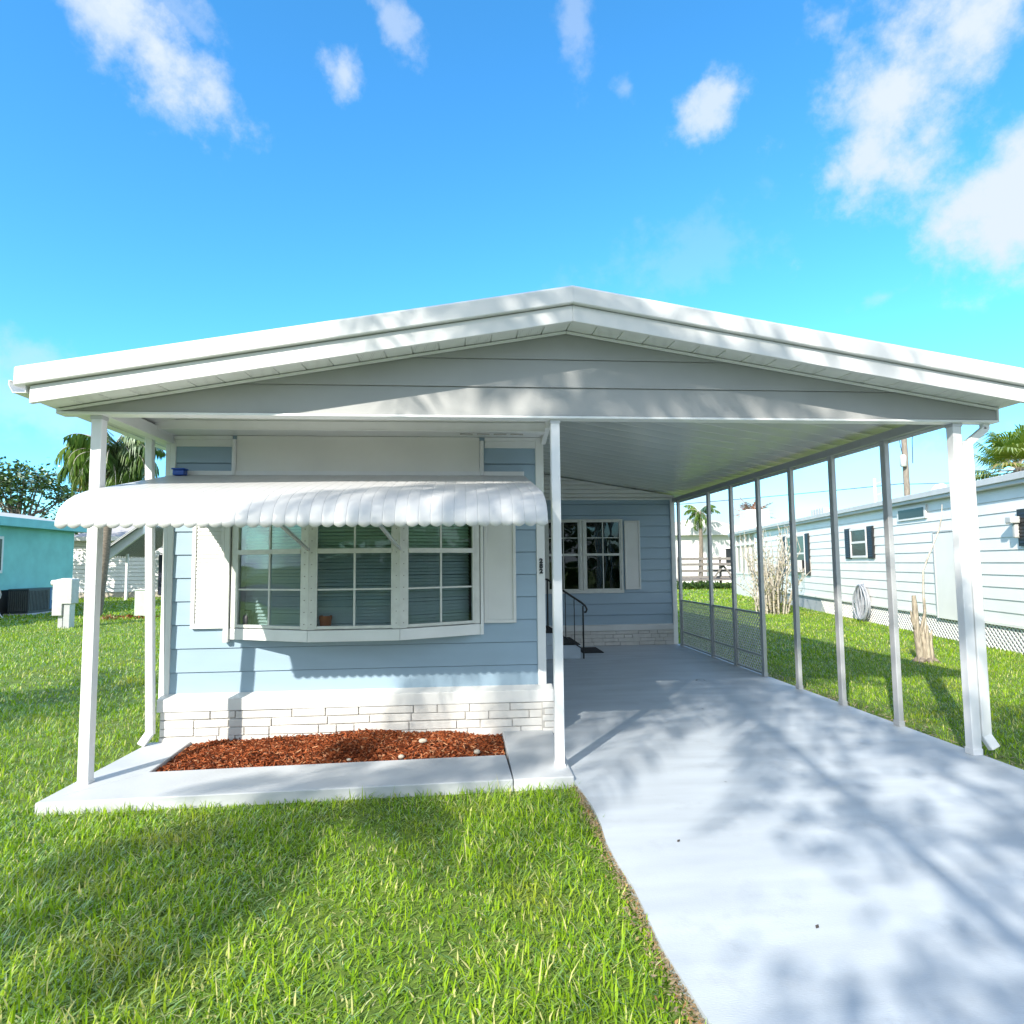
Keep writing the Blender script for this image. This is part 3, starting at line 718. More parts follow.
# ornamental panels between the rear posts
def lattice_panel(y0,y1):
    x = 4.20
    fr = MB(); zl, zm, zt = 0.03, 0.27, 0.865
    for z in (zl,zm,zt): fr.box(x-0.012,x+0.012,y0,y1,z-0.012,z+0.012)
    fr.box(x-0.01,x+0.01,y0,y0+0.02,zl+0.012,zm-0.012); fr.box(x-0.01,x+0.01,y1-0.02,y1,zl+0.012,zm-0.012)
    fr.box(x-0.01,x+0.01,y0,y0+0.02,zm+0.012,zt-0.012); fr.box(x-0.01,x+0.01,y1-0.02,y1,zm+0.012,zt-0.012)
    p = fr.build('lattice_panel', M['beam'], car)
    me = MB(); st = 0.075
    def seg(a,b,th): me.hexa([(x-0.002,a[0]-th,a[1]),(x+0.002,a[0]-th,a[1]),(x+0.002,a[0]+th,a[1]),(x-0.002,a[0]+th,a[1]),(x-0.002,b[0]-th,b[1]),(x+0.002,b[0]-th,b[1]),(x+0.002,b[0]+th,b[1]),(x-0.002,b[0]+th,b[1])])
    for (za,zb) in ((zl+0.012,zm-0.012),(zm+0.012,zt-0.012)):
        h = zb-za
        k = y0+0.02-h
        while k < y1-0.02:
            for s_ in (1,-1):
                # clipped diagonal
                def yy(z): return k+(z-za) if s_ > 0 else k+h-(z-za)
                lo, hi = y0+0.02, y1-0.02
                if s_ > 0: a0 = max(za, za+lo-k); a1 = min(zb, za+hi-k)
                else: a0 = max(za, za+(k+h-hi)); a1 = min(zb, za+(k+h-lo))
                if a1-a0 > 0.01: seg((yy(a0),a0),(yy(a1),a1),0.0115)
            k += st
        # small rosettes on the crossings
        yv = y0+0.02+st/2
        while yv < y1-0.03:
            zv = za+st/2
            while zv < zb:
                me.lathe((0,0,0),[(0,0)],4) if False else None
                c = [(x-0.0025, yv+0.019*math.cos(t*PI/3), zv+0.019*math.sin(t*PI/3)) for t in range(6)]
                me.face(c)
                zv += st
            yv += st
    me.build('mesh', M['post'], p, fix=False)
for a,b in zip(YP[3:-1],YP[4:]): lattice_panel(a+0.04,b-0.04)

# ------------------------------------------------------------------ entry steps, rail, mat
st_ = thing('entry_steps', 'painted concrete entry steps with black treads and a black handrail beside the house', 'steps', (1.4,10.9,0))
for i,(xe,z0,z1) in enumerate(((1.97,0.0,0.225),(1.58,0.225,0.43),(1.20,0.43,0.63))):
    xs_ = (1.58,1.20,0.80)[i]
    mb = MB(); mb.box(0.80,xe,10.42,11.5,z0,z1); mb.build('step', M['step'], st_, bevel=0.008)
    mb = MB(); mb.box(xs_+0.01,xe-0.0,10.43,11.46,z1+0.0005,z1+0.014); mb.build('tread', M['rubber'], st_, bevel=0.004)
mb = MB()
xn, yn = 2.02, 10.41
mb.tube([(xn,yn,0.0),(xn,yn,0.88)],0.014,8)
mb.tube([(1.42,yn,0.45),(1.42,yn,1.33)],0.014,8)
rail = [(0.85,yn,1.36),(1.42,yn,1.33),(1.70,yn,1.13),(2.0,yn,0.93),(2.06,yn,0.875),(2.085,yn,0.82),(2.07,yn,0.775),(2.04,yn,0.77)]
mb.tube(rail,0.017,8)
mb.tube([(0.85,yn,0.60),(1.42,yn,0.55),(2.02,yn,0.15)],0.010,8)
for x in (1.02,1.2,1.56,1.72,1.87):
    zt = 1.345 if x < 1.42 else 1.33-(x-1.42)*0.69; zb = 0.58 if x < 1.42 else 0.55-(x-1.42)*0.667
    mb.tube([(x,yn,zb),(x,yn,zt)],0.008,6)
mb.build('handrail', M['black'], st_, smooth=50)
mt = MB(); mt.box(2.12,2.50,11.0,11.68,0.001,0.016); tag(mt.build('doormat', M['rubber'], None, bevel=0.005), 'black rubber doormat on the carport floor beside the steps', 'doormat')

# small things about the window
bx = thing('plastic_tub', 'small bright blue plastic tub standing on the top of the white awning', 'tub', (-2.60,5.93,2.445))
mb = MB(); mb.box(-2.655,-2.55,5.89,5.97,2.444,2.495); mb.build('body', M['blue_plastic'], bx, bevel=0.01)
mb = MB(); mb.box(-2.662,-2.543,5.883,5.977,2.4955,2.51); mb.build('lid', M['blue_plastic'], bx, bevel=0.005)
ob = MB(); ob.lathe((-1.225,5.728,ZB),[(0.043,0.0),(0.054,0.085),(0.058,0.087),(0.058,0.118),(0.05,0.118),(0.048,0.1)],20); tag(ob.build('flower_pot', M['orange'], None, smooth=40), 'small orange clay pot inside the centre sash of the bay window', 'pot')
ob = MB(); ob.lathe((-1.98,5.975,ZB),[(0.03,0.0),(0.042,0.01),(0.045,0.10),(0.03,0.13),(0.03,0.155),(0.036,0.16)],16); tag(ob.build('jar', M['black'], None, smooth=40), 'dark jar behind the lower left corner of the bay window', 'jar')

# ------------------------------------------------------------------ plants
def leaf_quads(name, quads, tones, m, parent):
    q = np.array(quads, dtype=np.float64)           # n,4,3
    root = parent
    while root is not None and root.parent is not None: root = root.parent
    if root is not None:
        inv = np.array(ROOTM[root].inverted()); q = q.reshape(-1,3) @ inv[:3,:3].T + inv[:3,3]
        q = q.reshape(-1,4,3)
    n = len(q)
    return fast_mesh(name, q.reshape(-1,3), np.arange(n*4), np.full(n,4), np.array(tones), m, parent)

def frond(quads, tones, base, az, el, length, droop, rnd, leaf=0.5, n=34, width=0.035, hang=0.5, rach=None, tone=None):
    p = Vector(base); step = length/n; e = el
    pts = []
    for i in range(n+1):
        pts.append(p.copy())
        t = i/n; e2 = el - droop*(t**1.5)
        dv = Vector((math.cos(az)*math.cos(e2), math.sin(az)*math.cos(e2), math.sin(e2)))
        p = p+dv*step
    side0 = Vector((-math.sin(az), math.cos(az), 0))
    tn0 = rnd.random()*0.6 if tone is None else tone
    for i in range(3, n+1):
        t = i/n
        dv = (pts[i]-pts[i-1]).normalized(); up = side0.cross(dv)
        ll = leaf*(math.sin(PI*min(1,0.12+t*0.9)))**0.6*rnd.uniform(0.8,1.1)
        for sg in (-1,1):
            for rep in range(1):
                a = pts[i]+dv*rnd.uniform(-0.5,0.5)*step
                dr = (side0*sg*0.9+dv*rnd.uniform(0.35,0.7)+up*rnd.uniform(-0.2,0.25)-Vector((0,0,hang*rnd.uniform(0.5,1.2)))).normalized()
                dr2 = (dr-Vector((0,0,hang*0.9))).normalized()
                m_ = a+dr*ll*0.55; b = m_+dr2*ll*0.45
                w = dv*width*rnd.uniform(0.7,1.2)*0.5
                tn = min(1,max(0,tn0+rnd.uniform(0,0.4)))
                quads.append([a-w*0.6,a+w*0.6,m_+w,m_-w]); tones.append(tn)
                quads.append([m_-w,m_+w,b+w*0.15,b-w*0.15]); tones.append(tn)
    return pts

def palm(name, label, base, top, n_fronds, length, seed, leaf=0.5, trunk_r=0.15, leafm='palm_leaf', group=None, el=(-0.9,1.2), droop=1.5, nl=34, width=0.035, hang=0.5, dead=0):
    rnd = random.Random(seed)
    t = thing(name, label, 'palm', base, 0, group)
    tr = MB(); b = Vector(base); c = Vector(top); pts = []; rr = []
    for i in range(13):
        k = i/12; p = b.lerp(c,k)+Vector((math.sin(k*PI)*0.06*(c-b).length*0.3,0,0)); pts.append(p); rr.append(trunk_r*(1.25-0.45*k)*(1+0.06*(i%2)))
    pts[0].z -= 0.05
    tr.tube(pts, rr, 10); tr.build('trunk', M['bark'], t, smooth=60)
    quads, tones = [], []; rach = MB()
    for i in range(n_fronds):
        az = i*2.399963+rnd.uniform(-0.3,0.3); k = i/n_fronds
        e = el[1]+(el[0]-el[1])*k**0.9+rnd.uniform(-0.15,0.15)
        L_ = length*rnd.uniform(0.8,1.1)
        pp = frond(quads, tones, Vector(top)+Vector((math.cos(az)*0.06,math.sin(az)*0.06,0.1*(1-k))), az, e, L_, droop*rnd.uniform(0.8,1.2), rnd, leaf, nl, width, hang)
        rach.tube(pp[::3], [0.022*(1-0.85*j/len(pp[::3])) for j in range(len(pp[::3]))], 5)
    cr = leaf_quads('crown', quads, tones, M[leafm], t)
    rach.build('frond_stalks', M['shrub_leaf'] if False else M['twig'], cr, fix=False)
    if dead:
        quads, tones = [], []
        for i in range(dead):
            az = rnd.uniform(0,2*PI)
            frond(quads, tones, Vector(top)-Vector((0,0,0.1)), az, -0.7+rnd.uniform(-0.3,0.3), length*0.7, 0.7, rnd, leaf*0.7, nl, width, 0.7)
        leaf_quads('dead_fronds', quads, tones, M['dry_leaf'], t)
    return t

def fan_palm(name, label, base, top, n, size, seed, group=None, leafm='fan_leaf', dead=10):
    rnd = random.Random(seed); t = thing(name, label, 'palm', base, 0, group)
    tr = MB(); b = Vector(base); c = Vector(top); tr.tube([b+(c-b)*k/8 for k in range(9)], [0.2*(1.3-0.5*k/8) for k in range(9)], 10); tr.build('trunk', M['bark'], t, smooth=60)
    def leaves(nn, e0, e1, mname, part, sc=1.0):
        quads, tones = [], []; pet = MB()
        for i in range(nn):
            az = i*2.399963+rnd.uniform(-0.4,0.4); e = e0+(e1-e0)*i/max(1,nn-1)+rnd.uniform(-0.15,0.15)
            dv = Vector((math.cos(az)*math.cos(e),math.sin(az)*math.cos(e),math.sin(e))); s_ = Vector((-math.sin(az),math.cos(az),0)); up = s_.cross(dv)
            L_ = size*rnd.uniform(0.45,0.6)*sc; hub = c+dv*L_-Vector((0,0,0.1*L_)); pet.tube([c,c+dv*L_*0.6,hub],0.02,5)
            tn0 = rnd.random()*0.6
            for k in range(30):
                a = (k/29-0.5)*R(250); l = size*0.55*sc*(0.75+0.25*math.cos(a))*rnd.uniform(0.85,1.05)
                d2 = (dv*math.cos(a)+s_*math.sin(a)+up*0.12).normalized(); d3 = (d2-Vector((0,0,rnd.uniform(0.5,1.3)))).normalized()
                m_ = hub+d2*l*0.65; e_ = m_+d3*l*0.35; w = dv.cross(up) if False else (s_*math.cos(a)-dv*math.sin(a))
                w = w*l*0.036; tn = min(1,tn0+rnd.uniform(0,0.4))
                quads.append([hub-w*0.2,hub+w*0.2,m_+w,m_-w]); tones.append(tn); quads.append([m_-w,m_+w,e_+w*0.1,e_-w*0.1]); tones.append(tn)
        o = leaf_quads(part, quads, tones, M[mname], t); return o, pet
    o, pet = leaves(n, 1.35, -0.5, leafm, 'crown'); pet.build('frond_stalks', M['twig'], o, fix=False)
    if dead: leaves(dead, -0.5, -1.3, 'dry_leaf', 'dead_fronds', 0.85)
    return t

def leafy_tree(name, label, base, height, spread, seed, n_cl=46, per=120, leaf=0.16, group=None, crown0=0.42, tr_r=0.28):
    rnd = random.Random(seed); t = thing(name, label, 'tree', base, 0, group); b = Vector(base)
    tr = MB(); tr.tube([b-Vector((0,0,0.1)),b+Vector((0.1,0,height*0.25)),b+Vector((0.05,0.1,height*0.5)),b+Vector((0,0.05,height*0.72))],[tr_r,tr_r*0.75,tr_r*0.55,tr_r*0.25],9)
    quads, tones = [], []
    for i in range(n_cl):
        az = rnd.uniform(0,2*PI); k = rnd.random(); h = height*(crown0+(1-crown0)*k); rr = spread*math.sqrt(max(0.05,1-((k-0.35)/0.72)**2))*rnd.uniform(0.35,1.05)
        c = b+Vector((math.cos(az)*rr,math.sin(az)*rr,h)); root_p = b+Vector((0.05,0.08,height*rnd.uniform(crown0-0.12,crown0+0.2)))
        tr.tube([root_p, root_p.lerp(c,0.5)+Vector((0,0,-0.15)), c],[0.06,0.04,0.015],5)
        cs = spread*rnd.uniform(0.16,0.30); tn0 = rnd.random()*0.5
        for j in range(per):
            v = Vector((rnd.gauss(0,1),rnd.gauss(0,1),rnd.gauss(0,0.6)))*cs*0.6
            p = c+v; a = Vector((rnd.gauss(0,1),rnd.gauss(0,1),rnd.gauss(0,0.5))).normalized(); s_ = a.cross(Vector((rnd.gauss(0,1),rnd.gauss(0,1),rnd.gauss(0,1)))).normalized()
            l = leaf*rnd.uniform(0.6,1.2); w = l*0.3
            quads.append([p,p+a*l*0.5+s_*w,p+a*l,p+a*l*0.5-s_*w]); tones.append(min(1,tn0+rnd.uniform(0,0.45)))
    tr.build('trunk', M['bark'], t, smooth=60, fix=False); leaf_quads('crown', quads, tones, M['tree_leaf'], t)
    return t

# the palms and tree on the street side whose shade falls on the front
palm('queen_palm', 'tall leaning queen palm on the street side whose shade falls across the carport gable', (0.7,-4.6,G), (-4.7,-3.5,9.3), 30, 3.7, 3, 0.65, 0.045, width=0.05, nl=42)
leafy_tree('leafy_tree', 'open leafy tree on the street side whose shade covers the right edge of the driveway', (-2.95,-7.3,G), 10.2, 2.1, 18, 42, 80, 0.17, crown0=0.66, tr_r=0.05)
palm('queen_palm', 'small slanting queen palm shading the lawn before the flower bed from the street side', (-9.8,-5.9,G), (-7.5,-5.45,7.6), 13, 1.35, 13, 0.45, 0.05, width=0.05, nl=30)
palm('queen_palm', 'queen palm beside the left lawn whose shade streaks the grass by the meter pedestal', (-11.6,-0.6,G), (-11.2,-0.3,6.8), 20, 2.3, 15, 0.5, 0.1, width=0.05, nl=30)
def added_street_trees():  # unseen trees added to block the bright horizon in the window reflections
    rnd = random.Random(99); quads, tones = [], []
    for i in range(9000):
        x = rnd.uniform(-45,45); h = 4.2+1.3*math.sin(x*0.35)+0.9*math.sin(x*0.9+1)
        p = Vector((x,-20+rnd.gauss(0,1.2),G+h*rnd.random()**0.8)); b = Vector((rnd.gauss(0,1),rnd.gauss(0,1),rnd.gauss(0,1))).normalized(); c = b.cross(Vector((0.1,0.2,1))).normalized(); l = rnd.uniform(0.5,0.95)
        quads.append([p,p+b*l*0.5+c*l*0.35,p+b*l,p+b*l*0.5-c*l*0.35]); tones.append(rnd.random()*0.9)
    tag(leaf_quads('added_tree_line', quads, tones, M['tree_leaf'], None), 'unseen row of trees added across the street to block the bright horizon', kind='stuff')
added_street_trees()

# left background
palm('queen_palm', 'shaggy queen palm beyond the left post with a leaning grey trunk', (-12.25,22.0,G), (-11.95,22.0,5.25), 72, 1.95, 21, 0.8, 0.155, el=(-0.9,1.35), droop=2.4, nl=34, width=0.07, hang=1.7, dead=6)
leafy_tree('leafy_tree', 'dark leafy tree with open branches rising behind the teal house', (-21.6,32.0,G), 6.8, 2.6, 4, 40, 130, 0.22)
leafy_tree('leafy_tree', 'low dark tree between the teal house and the shaggy palm', (-22.5,47.0,G), 7.2, 2.8, 9, 34, 120, 0.28)

teal = thing('teal_house', 'teal stucco mobile home with a teal roof edge beyond the left lawn', 'house', (-17.5,20,G))
mb = MB(); mb.box(-20.5,-16.2,12,27.4,0.85,3.2); mb.build('wall', M['teal'], teal)
mb = MB(); mb.box(-20.4,-16.3,12.1,27.3,G,0.85); mb.build('skirting', mat('dark skirting',(0.05,0.06,0.06),0.8,0.1,3), teal)
mb = MB(); mb.prism([(-21.0,11.6,3.36),(-18.35,11.6,3.86),(-15.85,11.6,3.36),(-15.85,11.6,3.30),(-21.0,11.6,3.30)],(0,16.2,0)); mb.build('roof', M['roof_grey'], teal)
mb = MB(); mb.box(-15.85,-15.80,11.55,27.85,3.10,3.42); mb.box(-21,-15.85,27.8,27.85,3.10,3.42); mb.box(-16.19,-15.85,11.6,27.79,3.10,3.14); mb.build('roof_edge', M['teal_trim'], teal, bevel=0.01)
mb = MB(); mb.box(-16.2,-16.15,22.0,23.35,1.45,2.75); w = mb.build('window', M['far_white'], teal, bevel=0.01)
mb = MB(); mb.box(-16.148,-16.14,22.1,23.25,1.55,2.65); mb.build('pane', M['dark_pane'], w)

ac = thing('air_conditioner', 'dark package air conditioner on the grass against the teal house', 'air conditioner', (-15.7,24.4,G))
mb = MB(); mb.box(-16.05,-15.35,23.5,25.3,G+0.06,0.88); body = mb.build('cabinet', M['ac'], ac, bevel=0.02)
mb = MB()
for k in range(14): y = 23.56+k*0.075; mb.box(-15.35,-15.335,y,y+0.03,0.1,0.80)
for k in range(9): x = -16.0+k*0.07; mb.box(x,x+0.03,23.485,23.5,0.1,0.80)
mb.build('grille', M['beam'] if False else mat('grille slat',(0.09,0.10,0.10),0.5,0.1,10), body)
mb = MB(); mb.box(-15.3495,-15.345,24.75,24.9,0.42,0.8); mb.box(-15.3495,-15.345,25.0,25.1,0.3,0.82); mb.box(-15.3495,-15.345,24.78,24.86,0.16,0.3); mb.build('sticker', M['far_white'], body)
mb = MB(); mb.box(-15.3499,-15.347,24.66,25.22,0.1,0.855); mb.build('service_panel', M['sticker_blue'], body)
mb = MB(); mb.box(-16.1,-15.3,23.4,25.4,G,G+0.06); mb.build('pad', M['slab'], ac)

dish = thing('satellite_dish', 'small grey dish on tripod legs beside the dark air conditioner at the left edge', 'satellite dish', (-15.6,21.9,G))
mb = MB(); c = Vector((-15.6,21.9,0.75)); nrm_ = Vector((0.55,-0.8,0.3)).normalized(); s_ = nrm_.cross(Vector((0,0,1))).normalized(); u_ = s_.cross(nrm_)
rings = [(0.0,-0.09),(0.15,-0.075),(0.28,-0.035),(0.37,0.01),(0.38,0.02)]
base_i = len(mb.v)
for (r,zz) in rings:
    for j in range(20): a = 2*PI*j/20; mb.v.append(tuple(c+nrm_*zz+(s_*math.cos(a)+u_*math.sin(a))*max(r,0.001)))
for i in range(len(rings)-1):
    for j in range(20): a = base_i+i*20; mb.f.append((a+j,a+(j+1)%20,a+20+(j+1)%20,a+20+j))
mb.build('reflector', M['meter'], dish, smooth=60, fix=False)
for k in range(3):
    a = k*2.1+0.4; mb = MB(); mb.tube([tuple(c-nrm_*0.08),(c.x+math.cos(a)*0.45,c.y+math.sin(a)*0.45,G)],0.018,6); mb.build('leg', M['alu'], dish)
mb = MB(); mb.tube([tuple(c-u_*0.36),tuple(c-u_*0.25+nrm_*0.35)],0.012,6); mb.build('feed_arm', M['alu'], dish)

mp_ = thing('meter_pedestal', 'grey electric meter pedestal standing on the left lawn', 'meter pedestal', (-10.95,18.33,G))
mb = MB(); mb.prism([(-11.24,18.15,0.30),(-10.98,18.15,0.30),(-10.98,18.15,0.62),(-10.74,18.15,0.62),(-10.74,18.15,1.30),(-10.98,18.15,1.33),(-11.24,18.15,1.27)],(0,0.34,0)); mb.build('cabinet', M['meter'], mp_, bevel=0.015)
mb = MB(); mb.box(-11.14,-11.02,18.26,18.40,G-0.02,0.30); mb.box(-10.965,-10.80,18.20,18.44,G-0.02,0.62); mb.build('leg', M['alu'], mp_, bevel=0.008)
mb = MB(); mb.tube([(-11.34,18.30,1.20),(-11.24,18.30,1.20)],0.08,14); mb.build('meter_socket', M['white'], mp_, smooth=40)
ub = thing('utility_box', 'pale green utility box on bare soil beside the white downspout', 'utility box', (-10.66,21.87,G))
mb = MB(); mb.prism([(-10.86,21.7,G),(-10.46,21.7,G),(-10.46,21.7,0.84),(-10.86,21.7,0.84)],(0,0.4,0)); mb.build('cabinet', M['utility_green'], ub, bevel=0.03)
mb = MB(); mb.box(-10.89,-10.43,21.67,22.13,0.841,0.87); mb.build('lid', M['utility_green'], ub, bevel=0.012)
so_ = MB()
for i in range(260):
    a = random.uniform(0,2*PI); r = random.uniform(0,1)**0.7
    p = Vector((-10.75+math.cos(a)*r*0.9, 21.2+math.sin(a)*r*0.7, G+0.03+random.uniform(0,0.10)*(1-r))); l = random.uniform(0.03,0.1); t = Vector((random.gauss(0,1),random.gauss(0,1),random.gauss(0,0.4))).normalized()*l; w = t.cross(Vector((0,0.3,1))).normalized()*l*0.4
    so_.face([p-t,p+w,p+t,p-w], random.random())
tag(so_.build('soil_heap', M['chip'], None, fix=False), 'reddish soil and chips heaped at the foot of the green utility box', kind='stuff')
cl = MB()
for i in range(120):
    a = random.uniform(0,2*PI); e = random.uniform(0.1,1.4); l = random.uniform(0.06,0.2); p = Vector((-11.05+random.gauss(0,0.05),20.6+random.gauss(0,0.05),G)); t = Vector((math.cos(a)*math.cos(e),math.sin(a)*math.cos(e),math.sin(e))); w = Vector((-math.sin(a),math.cos(a),0))*0.02
    cl.face([p-w*0.4,p+w*0.4,p+t*l+w,p+t*l*1.2-w], random.random())
tag(cl.build('dry_plant', M['dry_leaf'], None, fix=False), 'small orange dried plant in the grass left of the green utility box', 'plant')

# white house far left with a lean-to roof
fw_ = thing('white_house', 'white vinyl sided house with a lean-to awning far behind the left post', 'house', (-18.5,38,G))
def PW(u,o,z): return (u,36.0-o,z)
wall_siding('wall', M['far_white'], fw_, PW, -23.5,-14.0, 0.25,3.15, 0.21, 0.25, lip=0.03, gap=0.03)
mb = MB(); mb.box(-23.5,-14.0,36.05,44,G,3.1); mb.build('body', M['far_white'], fw_)
mb = MB(); mb.box(-23.52,-13.98,35.98,36.04,G,0.25); mb.build('foundation', M['stone'], fw_)
mb = MB(); mb.prism([(-24,35.5,3.12),(-24,35.5,3.28),(-24,40,4.5),(-24,44.5,3.28),(-24,44.5,3.12)],(10.4,0,0)); mb.build('roof', M['far_roof'], fw_)
mb = MB(); mb.box(-24,-13.6,35.44,35.5,3.08,3.3); mb.build('gutter', M['far_white'], fw_)
mb = MB(); mb.box(-17.25,-17.1,35.9,35.97,G,3.1); mb.build('trim', M['far_white'], fw_)
mb = MB(); mb.box(-16.75,-15.75,35.9,35.97,0.1,2.3); mb.build('door', mat('dark navy door',(0.02,0.025,0.05),0.4,0.1,4), fw_, bevel=0.01)
lt = MB()
lt.prism([(-16.9,31.0,1.86),(-17.0,31.0,2.30),(-15.2,31.0,3.72),(-15.2,31.0,3.2)],(0,0.15,0))
lt = lt.build('lean_to_awning', M['far_white'], fw_, bevel=0.03)
mb = MB()
for k in range(22): y = 30.66+k*0.22; mb.hexa([(-17.2,y,2.10),(-17.2,y+0.12,2.13),(-15.2,y+0.12,3.60),(-15.2,y,3.57),(-17.2,y,2.14),(-17.2,y+0.12,2.17),(-15.2,y+0.12,3.64),(-15.2,y,3.61)])
mb.box(-17.2,-15.2,30.66,35.5,0,0.03,lambda u,o,z: (u,o,2.17+(u+17.2)*0.735+z)); mb.build('ribbed_sheet', M['meter'], lt)
mb = MB(); mb.box(-17.0,-16.9,33.0,33.1,G,2.3); mb.build('post', M['far_white'], lt)

lampp = thing('street_lamp', 'thin curved street lamp far beyond the awning', 'street lamp', (-22.8,46,G))
mb = MB(); mb.tube([(-22.8,46,G),(-22.85,46,6.6),(-23.0,46,7.5),(-23.5,46,8.1),(-24.1,46,8.2)],[0.09,0.07,0.05,0.045,0.04],8); mb.build('pole', M['pole'], lampp, smooth=40)
mb = MB(); mb.box(-24.7,-24.1,45.9,46.1,8.14,8.26); mb.build('lamp_head', M['meter'], lampp, bevel=0.03)

# ------------------------------------------------------------------ right neighbour
TH = R(11.6)
nb = thing('white_trailer', 'long white trailer home with black shutters and a lattice skirt beyond the right lawn', 'trailer home', (9.575,10.007,G), -TH)
OB = 0.0
def PN(u,o,z): return (-o, u, z-G)     # local: u runs along the wall, o towards the viewer's lawn
EZ = 2.99
wn1 = (5.72,6.76,1.66,2.47); wn2 = (10.5,12.55,1.12,2.50)
T0, T1 = -8.0, 17.0
wall_siding('siding', M['trailer'], nb, PN, T0,T1, 0.42,2.90, 0.222, 0.42, lip=0.016, local=True, gap=0.004)
mb = MB(); mb.box(T0,T1,-3.6,-0.02,0.42,2.92,PN); mb.build('wall', M['trailer'], nb, local=True)
mb = MB(); mb.box(T0-0.1,21.6,0.012,0.16,2.86,3.0,PN); mb.box(T0-0.1,21.6,0.16,0.20,2.93,3.05,PN); mb.build('gutter', M['trailer_roof'], nb, local=True, bevel=0.01)
mb = MB(); mb.prism([(-0.16,T0-0.1,3.01-G),(1.8,T0-0.1,3.26-G),(3.8,T0-0.1,3.01-G),(3.8,T0-0.1,2.93-G),(0.0,T0-0.1,2.93-G)],(0,29.7,0)); mb.build('roof', M['far_white'], nb, local=True)
sk = MB(); sk.box(T0,T1,-0.06,-0.03,G,0.42,PN); sk = sk.build('skirting', mat('grey skirt',(0.42,0.44,0.46),0.8,0.05,4), nb, local=True)
lt_ = MB(); hh = 0.46; st2 = 0.11; u = -4.0
while u < 9.0:
    for s_ in (1,-1):
        a = (u if s_ > 0 else u+hh); b = (u+hh if s_ > 0 else u)
        lt_.hexa([PN(a-0.016,-0.02,G),PN(a+0.016,-0.02,G),PN(a+0.016,-0.012+0.004*s_,G),PN(a-0.016,-0.012+0.004*s_,G),PN(b-0.016,-0.02,0.41),PN(b+0.016,-0.02,0.41),PN(b+0.016,-0.012+0.004*s_,0.41),PN(b-0.016,-0.012+0.004*s_,0.41)])
    u += st2
lt_.build('lattice', M['trailer'], sk, local=True)
mb = MB(); mb.box(T0,T1,0.0,0.035,0.40,0.45,PN); mb.build('sill_trim', M['trailer'], nb, local=True)
def shut_win(u0,u1,z0,z1,sw,zm):
    fr = MB()
    fr.box(u0,u0+0.06,0.0,0.06,z0,z1,PN); fr.box(u1-0.06,u1,0.0,0.06,z0,z1,PN); fr.box(u0+0.06,u1-0.06,0.0,0.06,z0,z0+0.06,PN); fr.box(u0+0.06,u1-0.06,0.0,0.06,z1-0.06,z1,PN); fr.box(u0+0.06,u1-0.06,0.0,0.055,zm-0.03,zm+0.03,PN)
    fr = fr.build('window', M['far_white'], nb, local=True, bevel=0.006)
    mb = MB(); mb.box(u0+0.05,u1-0.05,0.031,0.038,z0+0.05,z1-0.05,PN); mb.build('pane', M['dark_pane'], fr, local=True)
    for (a,b) in ((u0-sw-0.03,u0-0.02),(u1+0.02,u1+sw+0.03)):
        s = MB(); s.box(a,b,0.0,0.05,z0-0.02,z1+0.02,PN)
        for k in range(int((z1-z0)/0.06)): z = z0+0.03+k*0.06; s.hexa([PN(a+0.04,0.0505,z),PN(b-0.04,0.0505,z),PN(b-0.04,0.063,z),PN(a+0.04,0.063,z),PN(a+0.04,0.0505,z+0.04),PN(b-0.04,0.0505,z+0.04),PN(b-0.04,0.053,z+0.04),PN(a+0.04,0.053,z+0.04)])
        s.build('shutter', M['black_paint'], nb, local=True)
shut_win(*wn1,0.34,2.08); shut_win(*wn2,0.36,1.85); shut_win(-1.75,-0.50,1.83,2.42,0.33,2.1)
mb = MB(); mb.box(10.75,11.6,0.06,0.28,1.20,1.62,PN); mb.build('window_air_conditioner', M['meter'], nb, local=True, bevel=0.02)
fr = MB(); fr.box(2.75,4.02,0.0,0.05,2.50,2.80,PN); fr = fr.build('vent_window', M['far_white'], nb, local=True, bevel=0.006)
MB().box(2.83,3.94,0.0505,0.056,2.55,2.75,PN).build('pane', M['dark_pane'], fr, local=True)
dr = MB(); dr.box(1.72,2.50,0.0,0.042,0.36,2.16,PN); dr = dr.build('hatch_door', M['trailer'], nb, local=True, bevel=0.01)
tr_ = MB(); tr_.box(1.68,1.715,0.0,0.05,0.36,2.2,PN); tr_.box(2.505,2.54,0.0,0.05,0.36,2.2,PN); tr_.box(1.715,2.505,0.0,0.055,2.165,2.2,PN); tr_.build('frame', M['trailer_roof'], dr, local=True)
mb = MB(); mb.box(-0.22,-0.06,0.03,0.2,2.2,2.32,PN); mb.box(-0.18,-0.1,0.03,0.12,1.95,2.2,PN); mb.build('wall_lamp', M['meter'], nb, local=True, bevel=0.02)
# screened porch at the far end
pz = MB(); pz.box(17.0,21.4,-3.4,0.0,G,1.0,PN); pz.build('porch_wall', M['trailer'], nb, local=True)
pz = MB(); pz.box(17.02,21.35,-0.06,-0.03,1.0,2.86,PN); pz.build('porch_screen', M['beige'], nb, local=True)
pz = MB()
for k in range(6): u = 17.0+k*0.88; pz.box(u-0.06,u+0.06,-0.03,0.03,1.0,2.86,PN)
pz.box(17.0,21.4,-0.03,0.031,0.98,1.05,PN); pz.box(17.0,21.4,-0.03,0.031,2.35,2.45,PN); pz.build('porch_posts', M['trailer'], nb, local=True)
